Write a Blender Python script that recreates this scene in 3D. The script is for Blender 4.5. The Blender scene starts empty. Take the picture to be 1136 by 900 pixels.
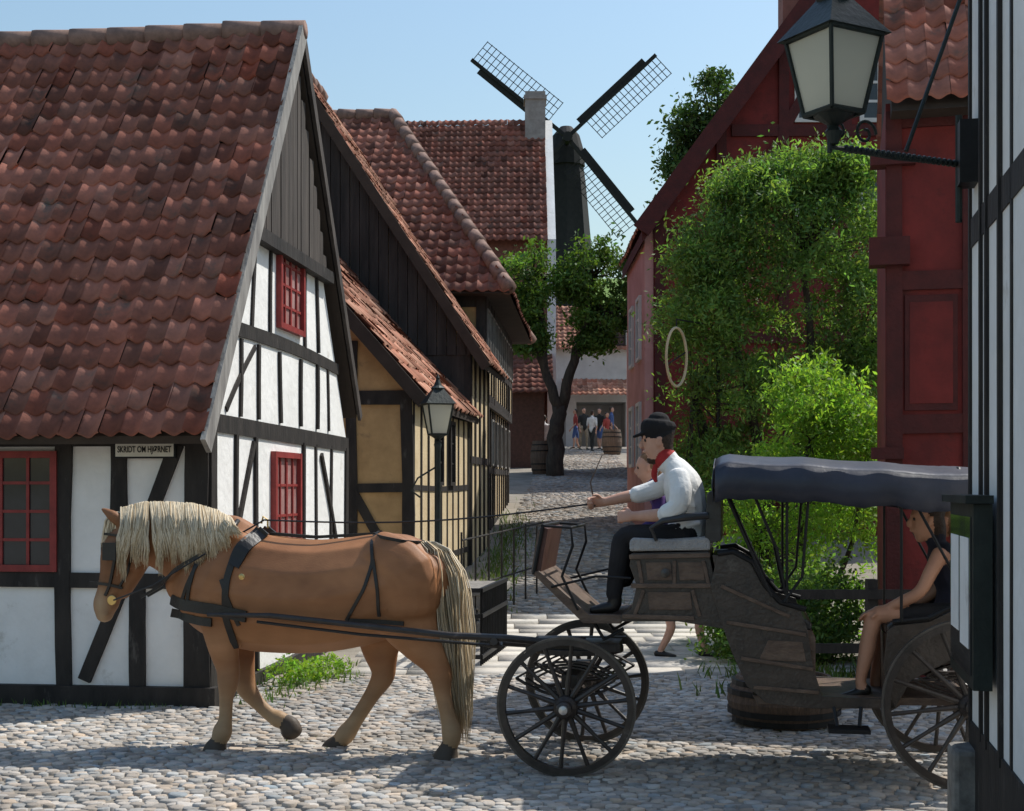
import bpy, math, random, bmesh
import numpy as np
from mathutils import Vector, Matrix
from mathutils.bvhtree import BVHTree
random.seed(7); rng=np.random.default_rng(7)
V3=Vector
Z=V3((0,0,1)); X_=V3((1,0,0)); Y_=V3((0,1,0))
scene=bpy.context.scene
COLL=scene.collection
# ------------------------------------------------------------------ terrain
def gnd(x,y):
    y=np.asarray(y,dtype=float); x=np.asarray(x,dtype=float)
    t=np.clip(y-16,0,44); z=.08*t*np.clip(t/3,0,1)**.5
    h=np.clip((y-72)/80,0,1); h=h*h*(3-2*h)
    return z+h*21
def g1(x,y): return float(gnd(x,y))
# ------------------------------------------------------------------ materials
def M(name,c1,c2=None,scale=4,rough=.75,bump=.15,bscale=30,metal=0,attr=False,stretch=(1,1,1),spec=.3,dirt=None):
    m=bpy.data.materials.new(name); m.use_nodes=True; nt=m.node_tree; N=nt.nodes; L=nt.links
    b=N['Principled BSDF']; b.inputs['Roughness'].default_value=rough; b.inputs['Metallic'].default_value=metal
    b.inputs['Specular IOR Level'].default_value=spec
    if c2 is None: c2=tuple(x*.7 for x in c1)
    tc=N.new('ShaderNodeTexCoord'); mp=N.new('ShaderNodeMapping'); mp.inputs['Scale'].default_value=stretch
    L.new(tc.outputs['Object'],mp.inputs['Vector'])
    n=N.new('ShaderNodeTexNoise'); n.inputs['Scale'].default_value=scale; n.inputs['Detail'].default_value=8; n.inputs['Roughness'].default_value=.65
    L.new(mp.outputs[0],n.inputs['Vector'])
    r=N.new('ShaderNodeValToRGB'); r.color_ramp.elements[0].position=.35; r.color_ramp.elements[1].position=.68
    r.color_ramp.elements[0].color=(*c2,1); r.color_ramp.elements[1].color=(*c1,1)
    L.new(n.outputs['Fac'],r.inputs[0]); out=r.outputs[0]
    if dirt:
        n3=N.new('ShaderNodeTexNoise'); n3.inputs['Scale'].default_value=dirt[1]; n3.inputs['Detail'].default_value=10; n3.inputs['Roughness'].default_value=.7
        L.new(mp.outputs[0],n3.inputs['Vector'])
        r3=N.new('ShaderNodeMapRange'); r3.inputs[1].default_value=dirt[2]; r3.inputs[2].default_value=dirt[2]+.15
        L.new(n3.outputs['Fac'],r3.inputs[0])
        mx=N.new('ShaderNodeMixRGB'); mx.inputs[2].default_value=(*dirt[0],1); L.new(r3.outputs[0],mx.inputs[0]); L.new(out,mx.inputs[1]); out=mx.outputs[0]
    if attr:
        a=N.new('ShaderNodeAttribute'); a.attribute_name='Col'
        mx=N.new('ShaderNodeMixRGB'); mx.blend_type='MULTIPLY'; mx.inputs[0].default_value=1
        L.new(out,mx.inputs[1]); L.new(a.outputs['Color'],mx.inputs[2]); out=mx.outputs[0]
    L.new(out,b.inputs['Base Color'])
    if bump:
        n2=N.new('ShaderNodeTexNoise'); n2.inputs['Scale'].default_value=bscale; n2.inputs['Detail'].default_value=6
        L.new(mp.outputs[0],n2.inputs['Vector'])
        bp=N.new('ShaderNodeBump'); bp.inputs['Strength'].default_value=bump; bp.inputs['Distance'].default_value=.02
        L.new(n2.outputs['Fac'],bp.inputs['Height']); L.new(bp.outputs[0],b.inputs['Normal'])
    return m
def leafmat(name,c,trans=.35):
    m=bpy.data.materials.new(name); m.use_nodes=True; nt=m.node_tree; N=nt.nodes; L=nt.links
    for n in list(N): N.remove(n)
    o=N.new('ShaderNodeOutputMaterial'); a=N.new('ShaderNodeAttribute'); a.attribute_name='Col'
    mx=N.new('ShaderNodeMixRGB'); mx.blend_type='MULTIPLY'; mx.inputs[0].default_value=1; mx.inputs[1].default_value=(*c,1)
    L.new(a.outputs['Color'],mx.inputs[2])
    d=N.new('ShaderNodeBsdfPrincipled'); d.inputs['Roughness'].default_value=.55; d.inputs['Specular IOR Level'].default_value=.25
    t=N.new('ShaderNodeBsdfTranslucent'); s=N.new('ShaderNodeMixShader'); s.inputs[0].default_value=trans
    g=N.new('ShaderNodeMixRGB'); g.blend_type='MULTIPLY'; g.inputs[0].default_value=1; g.inputs[2].default_value=(1.6,1.7,.7,1)
    L.new(mx.outputs[0],g.inputs[1]); L.new(mx.outputs[0],d.inputs['Base Color']); L.new(g.outputs[0],t.inputs['Color'])
    L.new(d.outputs[0],s.inputs[1]); L.new(t.outputs[0],s.inputs[2]); L.new(s.outputs[0],o.inputs[0])
    return m
def glassmat(name,c=(.03,.035,.04)):
    return M(name,c,tuple(x*.6 for x in c),scale=3,rough=.08,bump=.05,bscale=4,spec=.6)
m_plaster=M('white_lime_plaster',(.84,.83,.80),(.72,.71,.68),scale=2.2,rough=.9,bump=.4,bscale=12,dirt=((.50,.47,.42),3.2,.60))
m_plaster2=M('grey_plaster',(.6,.6,.58),(.5,.5,.48),scale=2,rough=.9)
m_ochre=M('ochre_plaster',(.55,.36,.17),(.38,.24,.11),scale=2.5,rough=.9,bump=.4,bscale=20,dirt=((.22,.15,.09),4,.58))
m_ochrel=M('pale_ochre_plaster',(.62,.5,.32),(.5,.38,.22),scale=2.5,rough=.9,bump=.3)
m_timber=M('black_tarred_timber',(.038,.032,.028),(.015,.013,.012),scale=6,rough=.7,bump=.5,bscale=25,stretch=(1,1,.3),dirt=((.11,.10,.09),9,.60))
m_black=M('tarred_mill_boards',(.022,.021,.02),(.012,.012,.012),scale=3,rough=.8)
m_board=M('black_boards',(.05,.043,.038),(.018,.016,.014),scale=8,rough=.75,bump=.4,bscale=30,stretch=(1,1,.12))
m_board2=M('brown_black_gable_boards',(.085,.07,.06),(.036,.03,.026),scale=8,rough=.8,bump=.4,bscale=30,stretch=(1,1,.12))
m_grey=M('weathered_grey_board',(.32,.305,.28),(.16,.15,.14),scale=9,rough=.85,bump=.4,stretch=(1,1,.2))
m_tile=M('red_clay_tile',(.33,.128,.088),(.19,.080,.060),scale=5,rough=.85,bump=.15,bscale=30,attr=True,spec=.2,dirt=((.10,.08,.068),2.6,.56))
m_tile2=M('orange_clay_tile',(.48,.24,.16),(.32,.15,.10),scale=3,rough=.85,bump=.15,bscale=30,attr=True,spec=.2,dirt=((.15,.11,.085),2.2,.6))
m_mortar=M('ridge_mortar',(.30,.19,.15),(.17,.11,.09),scale=8,rough=.9)
m_under=M('roof_underside_wood',(.06,.045,.035),rough=.9)
m_red=M('oxblood_red_paint',(.19,.024,.020),(.10,.015,.013),scale=2.2,rough=.75,bump=.35,bscale=18,dirt=((.05,.014,.012),2.5,.56))
m_redd=M('dark_red_timber',(.085,.015,.013),(.05,.01,.009),scale=5,rough=.7,bump=.4)
m_pink=M('faded_red_plaster',(.5,.26,.24),(.38,.18,.16),scale=1.5,rough=.9,bump=.2)
m_wred=M('red_window_paint',(.30,.045,.04),(.2,.03,.028),scale=8,rough=.5,bump=.1)
m_glass=glassmat('old_window_glass')
m_curt=M('curtained_pane',(.45,.3,.28),(.25,.1,.09),scale=3,rough=.3,bump=0)
m_stone=M('cobblestone',(.43,.39,.345),(.28,.255,.225),scale=7,rough=.85,bump=.25,bscale=50,attr=True)
m_slab=M('granite_slab',(.54,.50,.45),(.44,.41,.37),scale=5,rough=.85,bump=.3,attr=True)
m_bark=M('bark',(.07,.055,.042),(.03,.024,.02),scale=10,rough=.9,bump=.9,bscale=20,stretch=(1,1,.3))
m_leaf=leafmat('leaf_green',(.09,.155,.035),.42); m_leafw=leafmat('leaf_willow',(.13,.215,.06),.5); m_leafb=leafmat('leaf_bright',(.18,.30,.05),.5); m_leafd=leafmat('leaf_dark',(.05,.09,.025),.35)
m_grass=leafmat('grass_blades',(.1,.16,.04),.3)
m_iron=M('black_iron',(.02,.02,.022),(.01,.01,.01),rough=.5,bump=.1,metal=.3)
m_igreen=M('dark_green_iron',(.03,.04,.035),(.015,.018,.016),rough=.5,bump=.2,metal=.2)
m_chim=M('chimney_render',(.36,.33,.30),(.25,.22,.2),rough=.9)
m_fstone=M('field_stone',(.3,.28,.25),(.12,.11,.1),scale=7,rough=.9,bump=.9,bscale=10)
# ------------------------------------------------------------------ mesh helpers
def empty(name,loc=(0,0,0),rz=0):
    e=bpy.data.objects.new(name,None); COLL.objects.link(e); e.location=loc; e.rotation_euler=(0,0,rz); e.empty_display_size=.2; return e
class MB:
    def __init__(s): s.v=[]; s.f=[]; s.m=[]
    def add(s,vs,fs,mi=0):
        o=len(s.v); s.v+=[tuple(p) for p in vs]; s.f+=[tuple(i+o for i in f) for f in fs]; s.m+=[mi]*len(fs)
    def obox(s,c,a,b,d,mi=0):
        c,a,b,d=V3(c),V3(a),V3(b),V3(d)
        vs=[c-a-b-d,c+a-b-d,c+a+b-d,c-a+b-d,c-a-b+d,c+a-b+d,c+a+b+d,c-a+b+d]
        fs=[(0,3,2,1),(4,5,6,7),(0,1,5,4),(1,2,6,5),(2,3,7,6),(3,0,4,7)]
        if a.cross(b).dot(d)<0: fs=[f[::-1] for f in fs]
        s.add(vs,fs,mi)
    def box(s,x0,x1,y0,y1,z0,z1,mi=0):
        s.obox(((x0+x1)/2,(y0+y1)/2,(z0+z1)/2),(abs(x1-x0)/2,0,0),(0,abs(y1-y0)/2,0),(0,0,abs(z1-z0)/2),mi)
    def beam(s,p0,p1,w,t,n,mi=0):
        p0,p1,n=V3(p0),V3(p1),V3(n); d=(p1-p0)/2; n=n.normalized(); side=d.cross(n).normalized()
        s.obox((p0+p1)/2,d,side*w/2,n*t/2,mi)
    def tube(s,pts,r,mi=0,n=8,flat=None):
        pts=[V3(p) for p in pts]; k=len(pts)
        if not hasattr(r,'__len__'): r=[r]*k
        vs=[];up=None
        for i,p in enumerate(pts):
            t=(pts[min(i+1,k-1)]-pts[max(i-1,0)])
            if t.length<1e-9: t=Z.copy()
            t.normalize()
            if up is None: up=t.orthogonal().normalized() if flat is None else V3(flat)
            a=(up-t*up.dot(t)); a=a.normalized() if a.length>1e-6 else t.orthogonal().normalized()
            up=a; b=t.cross(a)
            for j in range(n):
                q=2*math.pi*j/n; vs.append(p+(a*math.cos(q)+b*math.sin(q))*r[i])
        fs=[(i*n+j,i*n+(j+1)%n,(i+1)*n+(j+1)%n,(i+1)*n+j) for i in range(k-1) for j in range(n)]
        fs+=[tuple(range(n))[::-1],tuple((k-1)*n+j for j in range(n))]
        s.add(vs,fs,mi)
    def lathe(s,c,prof,axis=Z,mi=0,n=20):
        axis=V3(axis).normalized(); a=axis.orthogonal().normalized(); b=axis.cross(a); c=V3(c); vs=[]
        for (r,h) in prof:
            for j in range(n):
                q=2*math.pi*j/n+math.pi/4; vs.append(c+axis*h+(a*math.cos(q)+b*math.sin(q))*max(r,1e-4))
        k=len(prof); fs=[(i*n+j,i*n+(j+1)%n,(i+1)*n+(j+1)%n,(i+1)*n+j) for i in range(k-1) for j in range(n)]
        fs+=[tuple(range(n))[::-1],tuple((k-1)*n+j for j in range(n))]
        s.add(vs,fs,mi)
    def prism(s,poly,mapf,d0,d1,mi=0):
        n=len(poly); vs=[mapf(p,d0) for p in poly]+[mapf(p,d1) for p in poly]
        fs=[tuple(range(n))[::-1],tuple(range(n,2*n))]+[(i,(i+1)%n,n+(i+1)%n,n+i) for i in range(n)]
        s.add(vs,fs,mi)
    def obj(s,name,mats,parent=None,smooth=False,bevel=0):
        me=bpy.data.meshes.new(name); me.from_pydata(s.v,[],s.f)
        for m in mats: me.materials.append(m)
        me.polygons.foreach_set('material_index',s.m)
        if smooth: me.polygons.foreach_set('use_smooth',[True]*len(s.f))
        bm=bmesh.new(); bm.from_mesh(me); bmesh.ops.recalc_face_normals(bm,faces=bm.faces); bm.to_mesh(me); bm.free()
        o=bpy.data.objects.new(name,me); COLL.objects.link(o)
        if parent: o.parent=parent
        if bevel:
            b=o.modifiers.new('bev','BEVEL'); b.width=bevel; b.segments=2; b.limit_method='ANGLE'; b.angle_limit=math.radians(40)
        return o
def npmesh(name,V,Fs,mat,parent=None,col=None,smooth=False):
    V=np.asarray(V,dtype=np.float32).reshape(-1,3); me=bpy.data.meshes.new(name)
    me.vertices.add(len(V)); me.vertices.foreach_set('co',V.ravel())
    loops=np.concatenate([f.ravel() for f in Fs]).astype(np.int32)
    tot=np.concatenate([np.full(len(f),f.shape[1]) for f in Fs]).astype(np.int32)
    start=np.concatenate([[0],np.cumsum(tot)[:-1]]).astype(np.int32)
    me.loops.add(len(loops)); me.loops.foreach_set('vertex_index',loops)
    me.polygons.add(len(tot)); me.polygons.foreach_set('loop_start',start); me.polygons.foreach_set('loop_total',tot)
    if smooth: me.polygons.foreach_set('use_smooth',np.ones(len(tot),dtype=bool))
    me.update(calc_edges=True)
    if col is not None:
        a=me.color_attributes.new('Col','FLOAT_COLOR','POINT'); c=np.ones((len(V),4),dtype=np.float32); c[:,:3]=col; a.data.foreach_set('color',c.ravel())
    me.validate(); me.materials.append(mat)
    o=bpy.data.objects.new(name,me); COLL.objects.link(o)
    if parent: o.parent=parent
    return o
def pantiles(name,parent,O,U,Vd,W,Lh,mat,mask=None,cw=.165,rh=.235,amp=.036,lip=.028):
    O,U,Vd=[np.array(a,dtype=float) for a in (O,U,Vd)]; U/=np.linalg.norm(U); Vd/=np.linalg.norm(Vd); N=np.cross(U,Vd)
    if N[2]<0: N=-N
    nc=int(round(W/cw)); nr=int(round(Lh/rh)); cw=W/nc; rh=Lh/nr
    I,J=np.meshgrid(np.arange(nc),np.arange(nr),indexing='ij'); I=I.ravel(); J=J.ravel()
    if mask is not None:
        k=np.array([mask((i+.5)*cw,(j+.5)*rh) for i,j in zip(I,J)]); I=I[k]; J=J[k]
    n=len(I); nx=9; s=np.linspace(0,1.04,nx); prof=amp*((.5+.5*np.cos(2*np.pi*s))**1.15)
    colj=rng.normal(0,.004,nc)[I]
    ox=rng.normal(0,.0035,n)+colj; oy=rng.normal(0,.008,n); oz=rng.uniform(0,.008,n); tilt=rng.normal(0,.007,n)
    rows=[(0,-.025,lip),(0,0,lip),(1.1,0,.005)]
    P=[]
    wav=.020*np.sin(I*.22+1)+.018*np.sin(J*.4+I*.08)
    for (t,dz,hh) in rows:
        u=(I[:,None]+s[None,:])*cw+ox[:,None]; v=((J+t)*rh+oy)[:,None]+0*u
        if t==0: v=v+.008*np.cos(2*np.pi*s)[None,:]
        h=prof[None,:]+hh+dz+(oz+wav)[:,None]+tilt[:,None]*(s[None,:]-.5)*2
        P.append(O+u[...,None]*U+v[...,None]*Vd+h[...,None]*N)
    P=np.stack(P,1)
    b=(np.arange(n)*3*nx)[:,None,None]; r=np.arange(2)[None,:,None]*nx; c=np.arange(nx-1)[None,None,:]
    a0=b+r+c; Fq=np.stack([a0,a0+1,a0+nx+1,a0+nx],-1).reshape(-1,4)
    k=rng.uniform(.68,1.28,n); k=np.where(rng.random(n)<.12,k*.6,k); hue=rng.normal(0,.12,n)
    low=1+.14*np.sin(I*.13+J*.27)+.08*np.sin(J*.8-I*.04); k=k*low
    col=np.stack([k*(1+hue*.3),k*(1+hue),k*(1+hue*1.2)],-1); col=np.repeat(col,3*nx,axis=0)
    return npmesh(name,P,[Fq],mat,parent,col,smooth=False)
def ridgecap(mb,p0,p1,r,mi=0,seg=.38):
    p0,p1=V3(p0),V3(p1); L=(p1-p0).length; n=max(1,int(L/seg)); d=(p1-p0)/n
    for i in range(n):
        mb.tube([p0+d*i+Z*random.uniform(-.01,.01),p0+d*(i+1.08)],[r*1.12,r*.92],mi,8)
def win(mb,O,U,N,w,h,nx,ny,fm,gm,ft=.055,mt=.024):
    O,U,N=V3(O),V3(U).normalized(),V3(N).normalized()
    mb.obox(O+Z*h/2+N*.004,U*w/2,N*.008,Z*h/2,gm)
    for sg in (-1,1): mb.obox(O+U*(sg*w/2)+Z*h/2+N*.02,U*ft/2,N*.034,Z*(h/2+ft/2),fm)
    for zz in (0,h): mb.obox(O+Z*zz+N*.02,U*(w/2-ft/2),N*.031,Z*ft/2,fm)
    for i in range(1,nx):
        k=1.9 if (nx%2==0 and i==nx//2) else 1
        mb.obox(O+U*(-w/2+w*i/nx)+Z*h/2+N*.012,U*mt*k/2,N*.017,Z*(h/2-ft/2),fm)
    for j in range(1,ny): mb.obox(O+Z*(h*j/ny)+N*.012,U*(w/2-ft/2),N*.014,Z*mt/2,fm)
def plane_timbers(mb,O,U,N,segs,mi=0,proud=.03,wob=.02):
    """segs: (u0,z0,u1,z1,width) in the wall plane; hand-hewn, gently bowed; alternating projection so crossings never coincide"""
    O,U,N=V3(O),V3(U).normalized(),V3(N).normalized()
    for k,(u0,z0,u1,z1,w) in enumerate(segs):
        t=2*(proud+.0021*(k%7)); p0=O+U*u0+Z*z0; p1=O+U*u1+Z*z1
        nseg=6; L=(p1-p0).length; bow=random.uniform(-wob,wob)*min(L,2.)/1.2; tw=random.uniform(-.08,.08)
        d=(p1-p0); side=d.cross(N).normalized(); pts=[p0+d*(i/nseg)+side*bow*math.sin(math.pi*i/nseg) for i in range(nseg+1)]
        vs=[];
        for i,p in enumerate(pts):
            ww=w/2*(1+tw*(i/nseg-.5)*2)*random.uniform(.95,1.05)
            vs+=[p-side*ww-N*t/2,p+side*ww-N*t/2,p+side*ww+N*t/2,p-side*ww+N*t/2]
        fs=[(0,1,2,3),(nseg*4+3,nseg*4+2,nseg*4+1,nseg*4)]+[(i*4+j,i*4+(j+1)%4,i*4+4+(j+1)%4,i*4+4+j) for i in range(nseg) for j in range(4)]
        mb.add(vs,fs,mi)
# ------------------------------------------------------------------ ground sheet
def ground():
    xs=np.concatenate([np.linspace(-600,-40,15),np.linspace(-30,60,46),np.linspace(80,600,14)])
    ys=np.concatenate([np.linspace(-300,0,8),np.arange(3,80,1.),np.arange(80,170,4.),np.linspace(180,1500,14)])
    Xg,Yg=np.meshgrid(xs,ys,indexing='ij'); Zg=gnd(Xg,Yg); nx,ny=len(xs),len(ys)
    idx=np.arange(nx*ny).reshape(nx,ny); Fq=np.stack([idx[:-1,:-1],idx[1:,:-1],idx[1:,1:],idx[:-1,1:]],-1).reshape(-1,4)
    m=M('ground_soil_and_grass',(.29,.26,.22),(.18,.16,.13),scale=2,rough=.95,bump=.4,bscale=15)
    nt=m.node_tree; N=nt.nodes; L=nt.links; b=N['Principled BSDF']; src=b.inputs['Base Color'].links[0].from_socket
    g=N.new('ShaderNodeNewGeometry'); sp=N.new('ShaderNodeSeparateXYZ'); L.new(g.outputs['Position'],sp.inputs[0])
    mr=N.new('ShaderNodeMapRange'); mr.inputs[1].default_value=70; mr.inputs[2].default_value=76; L.new(sp.outputs['Y'],mr.inputs[0])
    n=N.new('ShaderNodeTexNoise'); n.inputs['Scale'].default_value=.3; n.inputs['Detail'].default_value=8; L.new(g.outputs['Position'],n.inputs['Vector'])
    rr=N.new('ShaderNodeValToRGB'); rr.color_ramp.elements[0].color=(.07,.12,.02,1); rr.color_ramp.elements[1].color=(.16,.25,.05,1); L.new(n.outputs['Fac'],rr.inputs[0])
    mx=N.new('ShaderNodeMixRGB'); L.new(mr.outputs[0],mx.inputs[0]); L.new(src,mx.inputs[1]); L.new(rr.outputs[0],mx.inputs[2]); L.new(mx.outputs[0],b.inputs['Base Color'])
    npmesh('ground',np.stack([Xg,Yg,Zg],-1),[Fq],m,smooth=True)
ground()
def cobbles(name,x0,x1,y0,y1,sx,sy,keep,bright=1.,hs=1.):
    nx=int((x1-x0)/sx); ny=int((y1-y0)/sy); I,J=np.meshgrid(np.arange(nx),np.arange(ny),indexing='ij')
    px=x0+(I+.5+(J%2)*.5)*sx+rng.normal(0,sx*.15,I.shape); py=y0+(J+.5)*sy+rng.normal(0,sy*.15,I.shape)
    py=py+.035*np.sin(px*1.7)+.02*np.sin(px*4.1+1)
    px=px.ravel(); py=py.ravel(); k=keep(px,py)&(rng.random(len(px))>.02); px=px[k]; py=py[k]; n=len(px)
    R=8; th=np.linspace(0,2*np.pi,R,endpoint=False)[None,:]+rng.uniform(0,.5,(n,1))
    big=rng.uniform(.38,.60,(n,1)); rx=big*sx*rng.uniform(.9,1.2,(n,1)); ry=big*sy*rng.uniform(.92,1.12,(n,1)); w=1+rng.normal(0,.10,(n,R))
    sq=1/np.maximum(np.abs(np.cos(th)),np.abs(np.sin(th)))**.5
    cx=np.cos(th)*rx*w*sq; cy=np.sin(th)*ry*w*sq
    hh=(rng.uniform(.004,.017,(n,1))+.005*np.sin(px*1.3+py*2.1)[:,None])*hs+.004; g=gnd(px,py)[:,None]; tx=rng.normal(0,.05,(n,1)); ty=rng.normal(0,.05,(n,1))
    rings=[]
    for s,hf in ((1,-.02),(.95,.78),(.7,.98)):
        z=g+(hf*hh if hf>0 else -.02)+tx*cx*s+ty*cy*s
        rings.append(np.stack([px[:,None]+cx*s,py[:,None]+cy*s,z],-1))
    cen=np.stack([px,py,g[:,0]+hh[:,0]],-1)[:,None,:]
    P=np.concatenate(rings+[cen],1); nv=3*R+1; b=(np.arange(n)*nv)[:,None,None]; j=np.arange(R)[None,None,:]; r=np.arange(2)[None,:,None]*R
    j2=(j+1)%R; Fq=np.stack([b+r+j,b+r+j2,b+r+R+j2,b+r+R+j],-1).reshape(-1,4)
    bb=b[:,0]; jj=j[0]; jj2=j2[0]; Ft=np.stack([bb+2*R+jj,bb+2*R+jj2,bb+3*R+0*jj],-1).reshape(-1,3)
    c=rng.uniform(.68,1.25,n)*bright*(1+.12*np.sin(px*.9+py*1.1)+.08*np.sin(px*2.7-py*.8)); hue=rng.normal(0,.06,n); col=np.repeat(np.stack([c*(1+hue),c,c*(1-hue)],-1),nv,axis=0)
    npmesh(name,P,[Fq,Ft],m_stone,None,col,smooth=True)
cobbles('cobblestone_road',-6,5.6,6.3,12.65,.080,.070,lambda x,y:(y<10.75-.11*(x+2.42))|((x>-2.3)&(y>10)))
cobbles('cobblestone_street',-1.2,5,17.6,60,.14,.13,lambda x,y:(x>-.55+.05*(y-17))&(x<2.7+.04*(y-17)),.85,1.4)
def slabs():
    V=[];col=[];Fq=[]
    y=12.66
    while y<17.5:
        h=random.uniform(.35,.5); x=-1.7+random.uniform(0,.3)
        while x<3.2:
            w=random.uniform(.4,.8); c=random.uniform(.85,1.15); zz=.012+random.uniform(0,.008); o=len(V); gz=max(g1(x,y),g1(x,y+h))
            q=.008; V+=[(x+q,y+q,gz+zz),(x+w-q,y+q,gz+zz),(x+w-q,y+h-q,gz+zz),(x+q,y+h-q,gz+zz),(x+q,y+q,gz-.05),(x+w-q,y+q,gz-.05),(x+w-q,y+h-q,gz-.05),(x+q,y+h-q,gz-.05)]
            Fq+=[(o,o+1,o+2,o+3),(o,o+4,o+5,o+1),(o+1,o+5,o+6,o+2),(o+2,o+6,o+7,o+3),(o+3,o+7,o+4,o)]; col+=[(c,c,c*.98)]*8
            x+=w
        y+=h
    npmesh('stone_pavement',V,[np.array(Fq)],m_slab,None,np.array(col))
slabs()
# ------------------------------------------------------------------ foliage helpers
def leafobj(name,P,size,mat,parent,bright,aspect=.5,droop=0):
    n=len(P); a=rng.normal(size=(n,3)); a[:,2]-=droop; a/=np.linalg.norm(a,axis=1)[:,None]
    r=rng.normal(size=(n,3)); b=np.cross(a,r); b/=np.linalg.norm(b,axis=1)[:,None]
    s=size*rng.uniform(.6,1.4,n)[:,None]; a=a*s; b=b*s*aspect
    V=np.stack([P-a,P+b*.9-a*.1,P+a,P-b*.9-a*.1],1); Fq=np.arange(n*4).reshape(n,4)
    hue=rng.normal(0,.12,n); k=bright*rng.uniform(.75,1.25,n); col=np.repeat(np.stack([k*(1+hue),k,k*(1-hue*.5)],-1),4,axis=0)
    return npmesh(name,V,[Fq],mat,parent,col)
def crown(lobes,nsub,nleaf,sr,flat=.75):
    P=[];B=[];C=[]
    for (cx,cy,cz,rx,ry,rz) in lobes:
        for _ in range(nsub):
            d=rng.normal(size=3); d/=np.linalg.norm(d); f=rng.uniform(.35,1.12)**.6
            if rng.random()<.14: f*=1.2
            c=np.array([cx+d[0]*rx*f,cy+d[1]*ry*f,cz+d[2]*rz*f]); C.append(c)
            m=int(nleaf*rng.uniform(.5,1.4)); s=sr*rng.uniform(.6,1.35); q=rng.normal(size=(m,3))*s*np.array([1,1,flat])
            P.append(c+q); B.append(np.full(m,rng.uniform(.6,1.35)))
    return np.concatenate(P),np.concatenate(B),C
def grass(name,spots,mat=m_grass):
    P=[];F=[];C=[]
    for (x,y,rx,ry,n,hh) in spots:
        for _ in range(n):
            px=x+random.gauss(0,rx); py=y+random.gauss(0,ry); z=g1(px,py)-.01; a=random.uniform(0,6.28); L=hh*random.uniform(.5,1.4); w=.007*random.uniform(.7,1.8)
            dx,dy=math.cos(a),math.sin(a); le=random.uniform(.1,.7)*L; o=len(P)
            P+=[(px-dy*w,py+dx*w,z),(px+dy*w,py-dx*w,z),(px+dx*le*.4+dy*w*.7,py+dy*le*.4-dx*w*.7,z+L*.6),(px+dx*le,py+dy*le,z+L)]; F.append((o,o+1,o+2,o+3)); k=random.uniform(.6,1.3); C+=[(k*random.uniform(.8,1.3),k,k)]*4
    npmesh(name,P,[np.array(F)],mat,None,np.array(C))
# ------------------------------------------------------------------ HOUSE A (white half-timbered)
phi=-math.atan(.1128)
hA=empty('white_timber_framed_house',(-2.42,10.8,0),phi); DA=4.73; WA=9.; RZ=6.15
RP=[(0,-.1),(DA,-.1),(DA,2.22),(DA/2,RZ-.22),(0,2.22)]
mb=MB(); mb.prism(RP,lambda p,d:V3((d,p[0],p[1])),-WA,0,0); mb.obj('plaster_walls',[m_plaster],hA)
mb=MB()
fr=[(-WA,2.18,0.02,2.18,.2),(-WA,1.0,0,1.0,.12)]
for x in (-.09,-1.2,-2.0,-2.85,-3.6,-4.6,-5.6,-6.6): fr.append((x,.14,x,2.2,.2 if x==-.09 else .13))
fr+=[(-.74,1.05,-.74,2.1,.13),(-.585,.14,-.585,.95,.13)]
fr+=[(-.26,2.1,-1.03,.2,.11),(-2.1,2.1,-2.7,.2,.11),(-3.7,.2,-4.5,2.1,.11)]
plane_timbers(mb,(0,0,0),(1,0,0),(0,-1,0),fr,wob=.012)
ga=[(0,2.28,DA,2.24,.15),(.55,3.1,4.25,3.06,.12),(.07,.1,.07,2.2,.15),(DA-.07,.1,DA-.07,2.2,.12)]
for (a,b) in ((.62,.66),(1.25,1.2),(2.78,2.8),(3.35,3.3),(3.95,3.97)): ga.append((a,.1,b,2.2,.06))
for (a,b) in ((.78,.8),(1.3,1.3),(2.0,1.95),(2.7,2.7),(3.35,3.35),(3.85,3.8)): ga.append((a,2.36,b,3.03,.055))
for (a,b) in ((1.1,1.22),(1.65,1.68),(2.86,2.86),(3.4,3.3)): ga.append((a,3.16,b,4.0,.055))
ga+=[(.2,.5,1.15,2.15,.06),(4.55,.5,3.5,2.1,.06),(.4,2.4,1.2,3.0,.05),(.15,.95,1.6,.93,.05),(2.85,.95,4.6,.93,.05)]
plane_timbers(mb,(0,0,0),(0,1,0),(1,0,0),ga,proud=.018,wob=.022)
mb.box(-WA,.07,-.07,.06,-.12,.16); mb.box(.055,.004,.07,DA,-.12,.12)
mb.obj('timber_frame',[m_timber],hA)
mb=MB()
win(mb,(-1.62,0,1.1),(1,0,0),(0,-1,0),.68,.92,3,4,0,1); win(mb,(-2.43,0,1.1),(1,0,0),(0,-1,0),.6,.92,3,4,0,1); win(mb,(-4.1,0,1.1),(1,0,0),(0,-1,0),.68,.92,3,4,0,1)
win(mb,(0,2.3,3.28),(0,1,0),(1,0,0),.8,.80,4,4,0,2); win(mb,(0,2.15,1.2),(0,1,0),(1,0,0),.85,.86,4,3,0,2)
mb.obj('red_windows',[m_wred,m_glass,m_curt],hA)
mb=MB(); zb=4.02; sl=(RZ-.22-2.22)/(DA/2)
y=1.08
while y<DA-1.1:
    w=random.uniform(.12,.17); ym=y+w/2; top=min(2.2+sl*min(ym,DA-ym),RZ-.25)
    mb.box(.02+random.uniform(0,.012),.06+random.uniform(0,.012),y+.007,y+w-.007,zb+.02,top); y+=w
mb.obj('gable_boards',[m_board2],hA)
mb=MB(); mb.box(0,.10,1.02,DA-1.02,zb-.09,zb+.03); mb.obj('gable_beam',[m_timber],hA)
ey,ez,rz_=-.42,2.15,RZ; Lr=math.hypot(DA/2-ey,rz_-ez); vd=V3((0,DA/2-ey,rz_-ez)).normalized()
eyb=-.1; ezb=ez+(.32)*(rz_-ez)/(DA/2-ey)
mb=MB()
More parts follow.
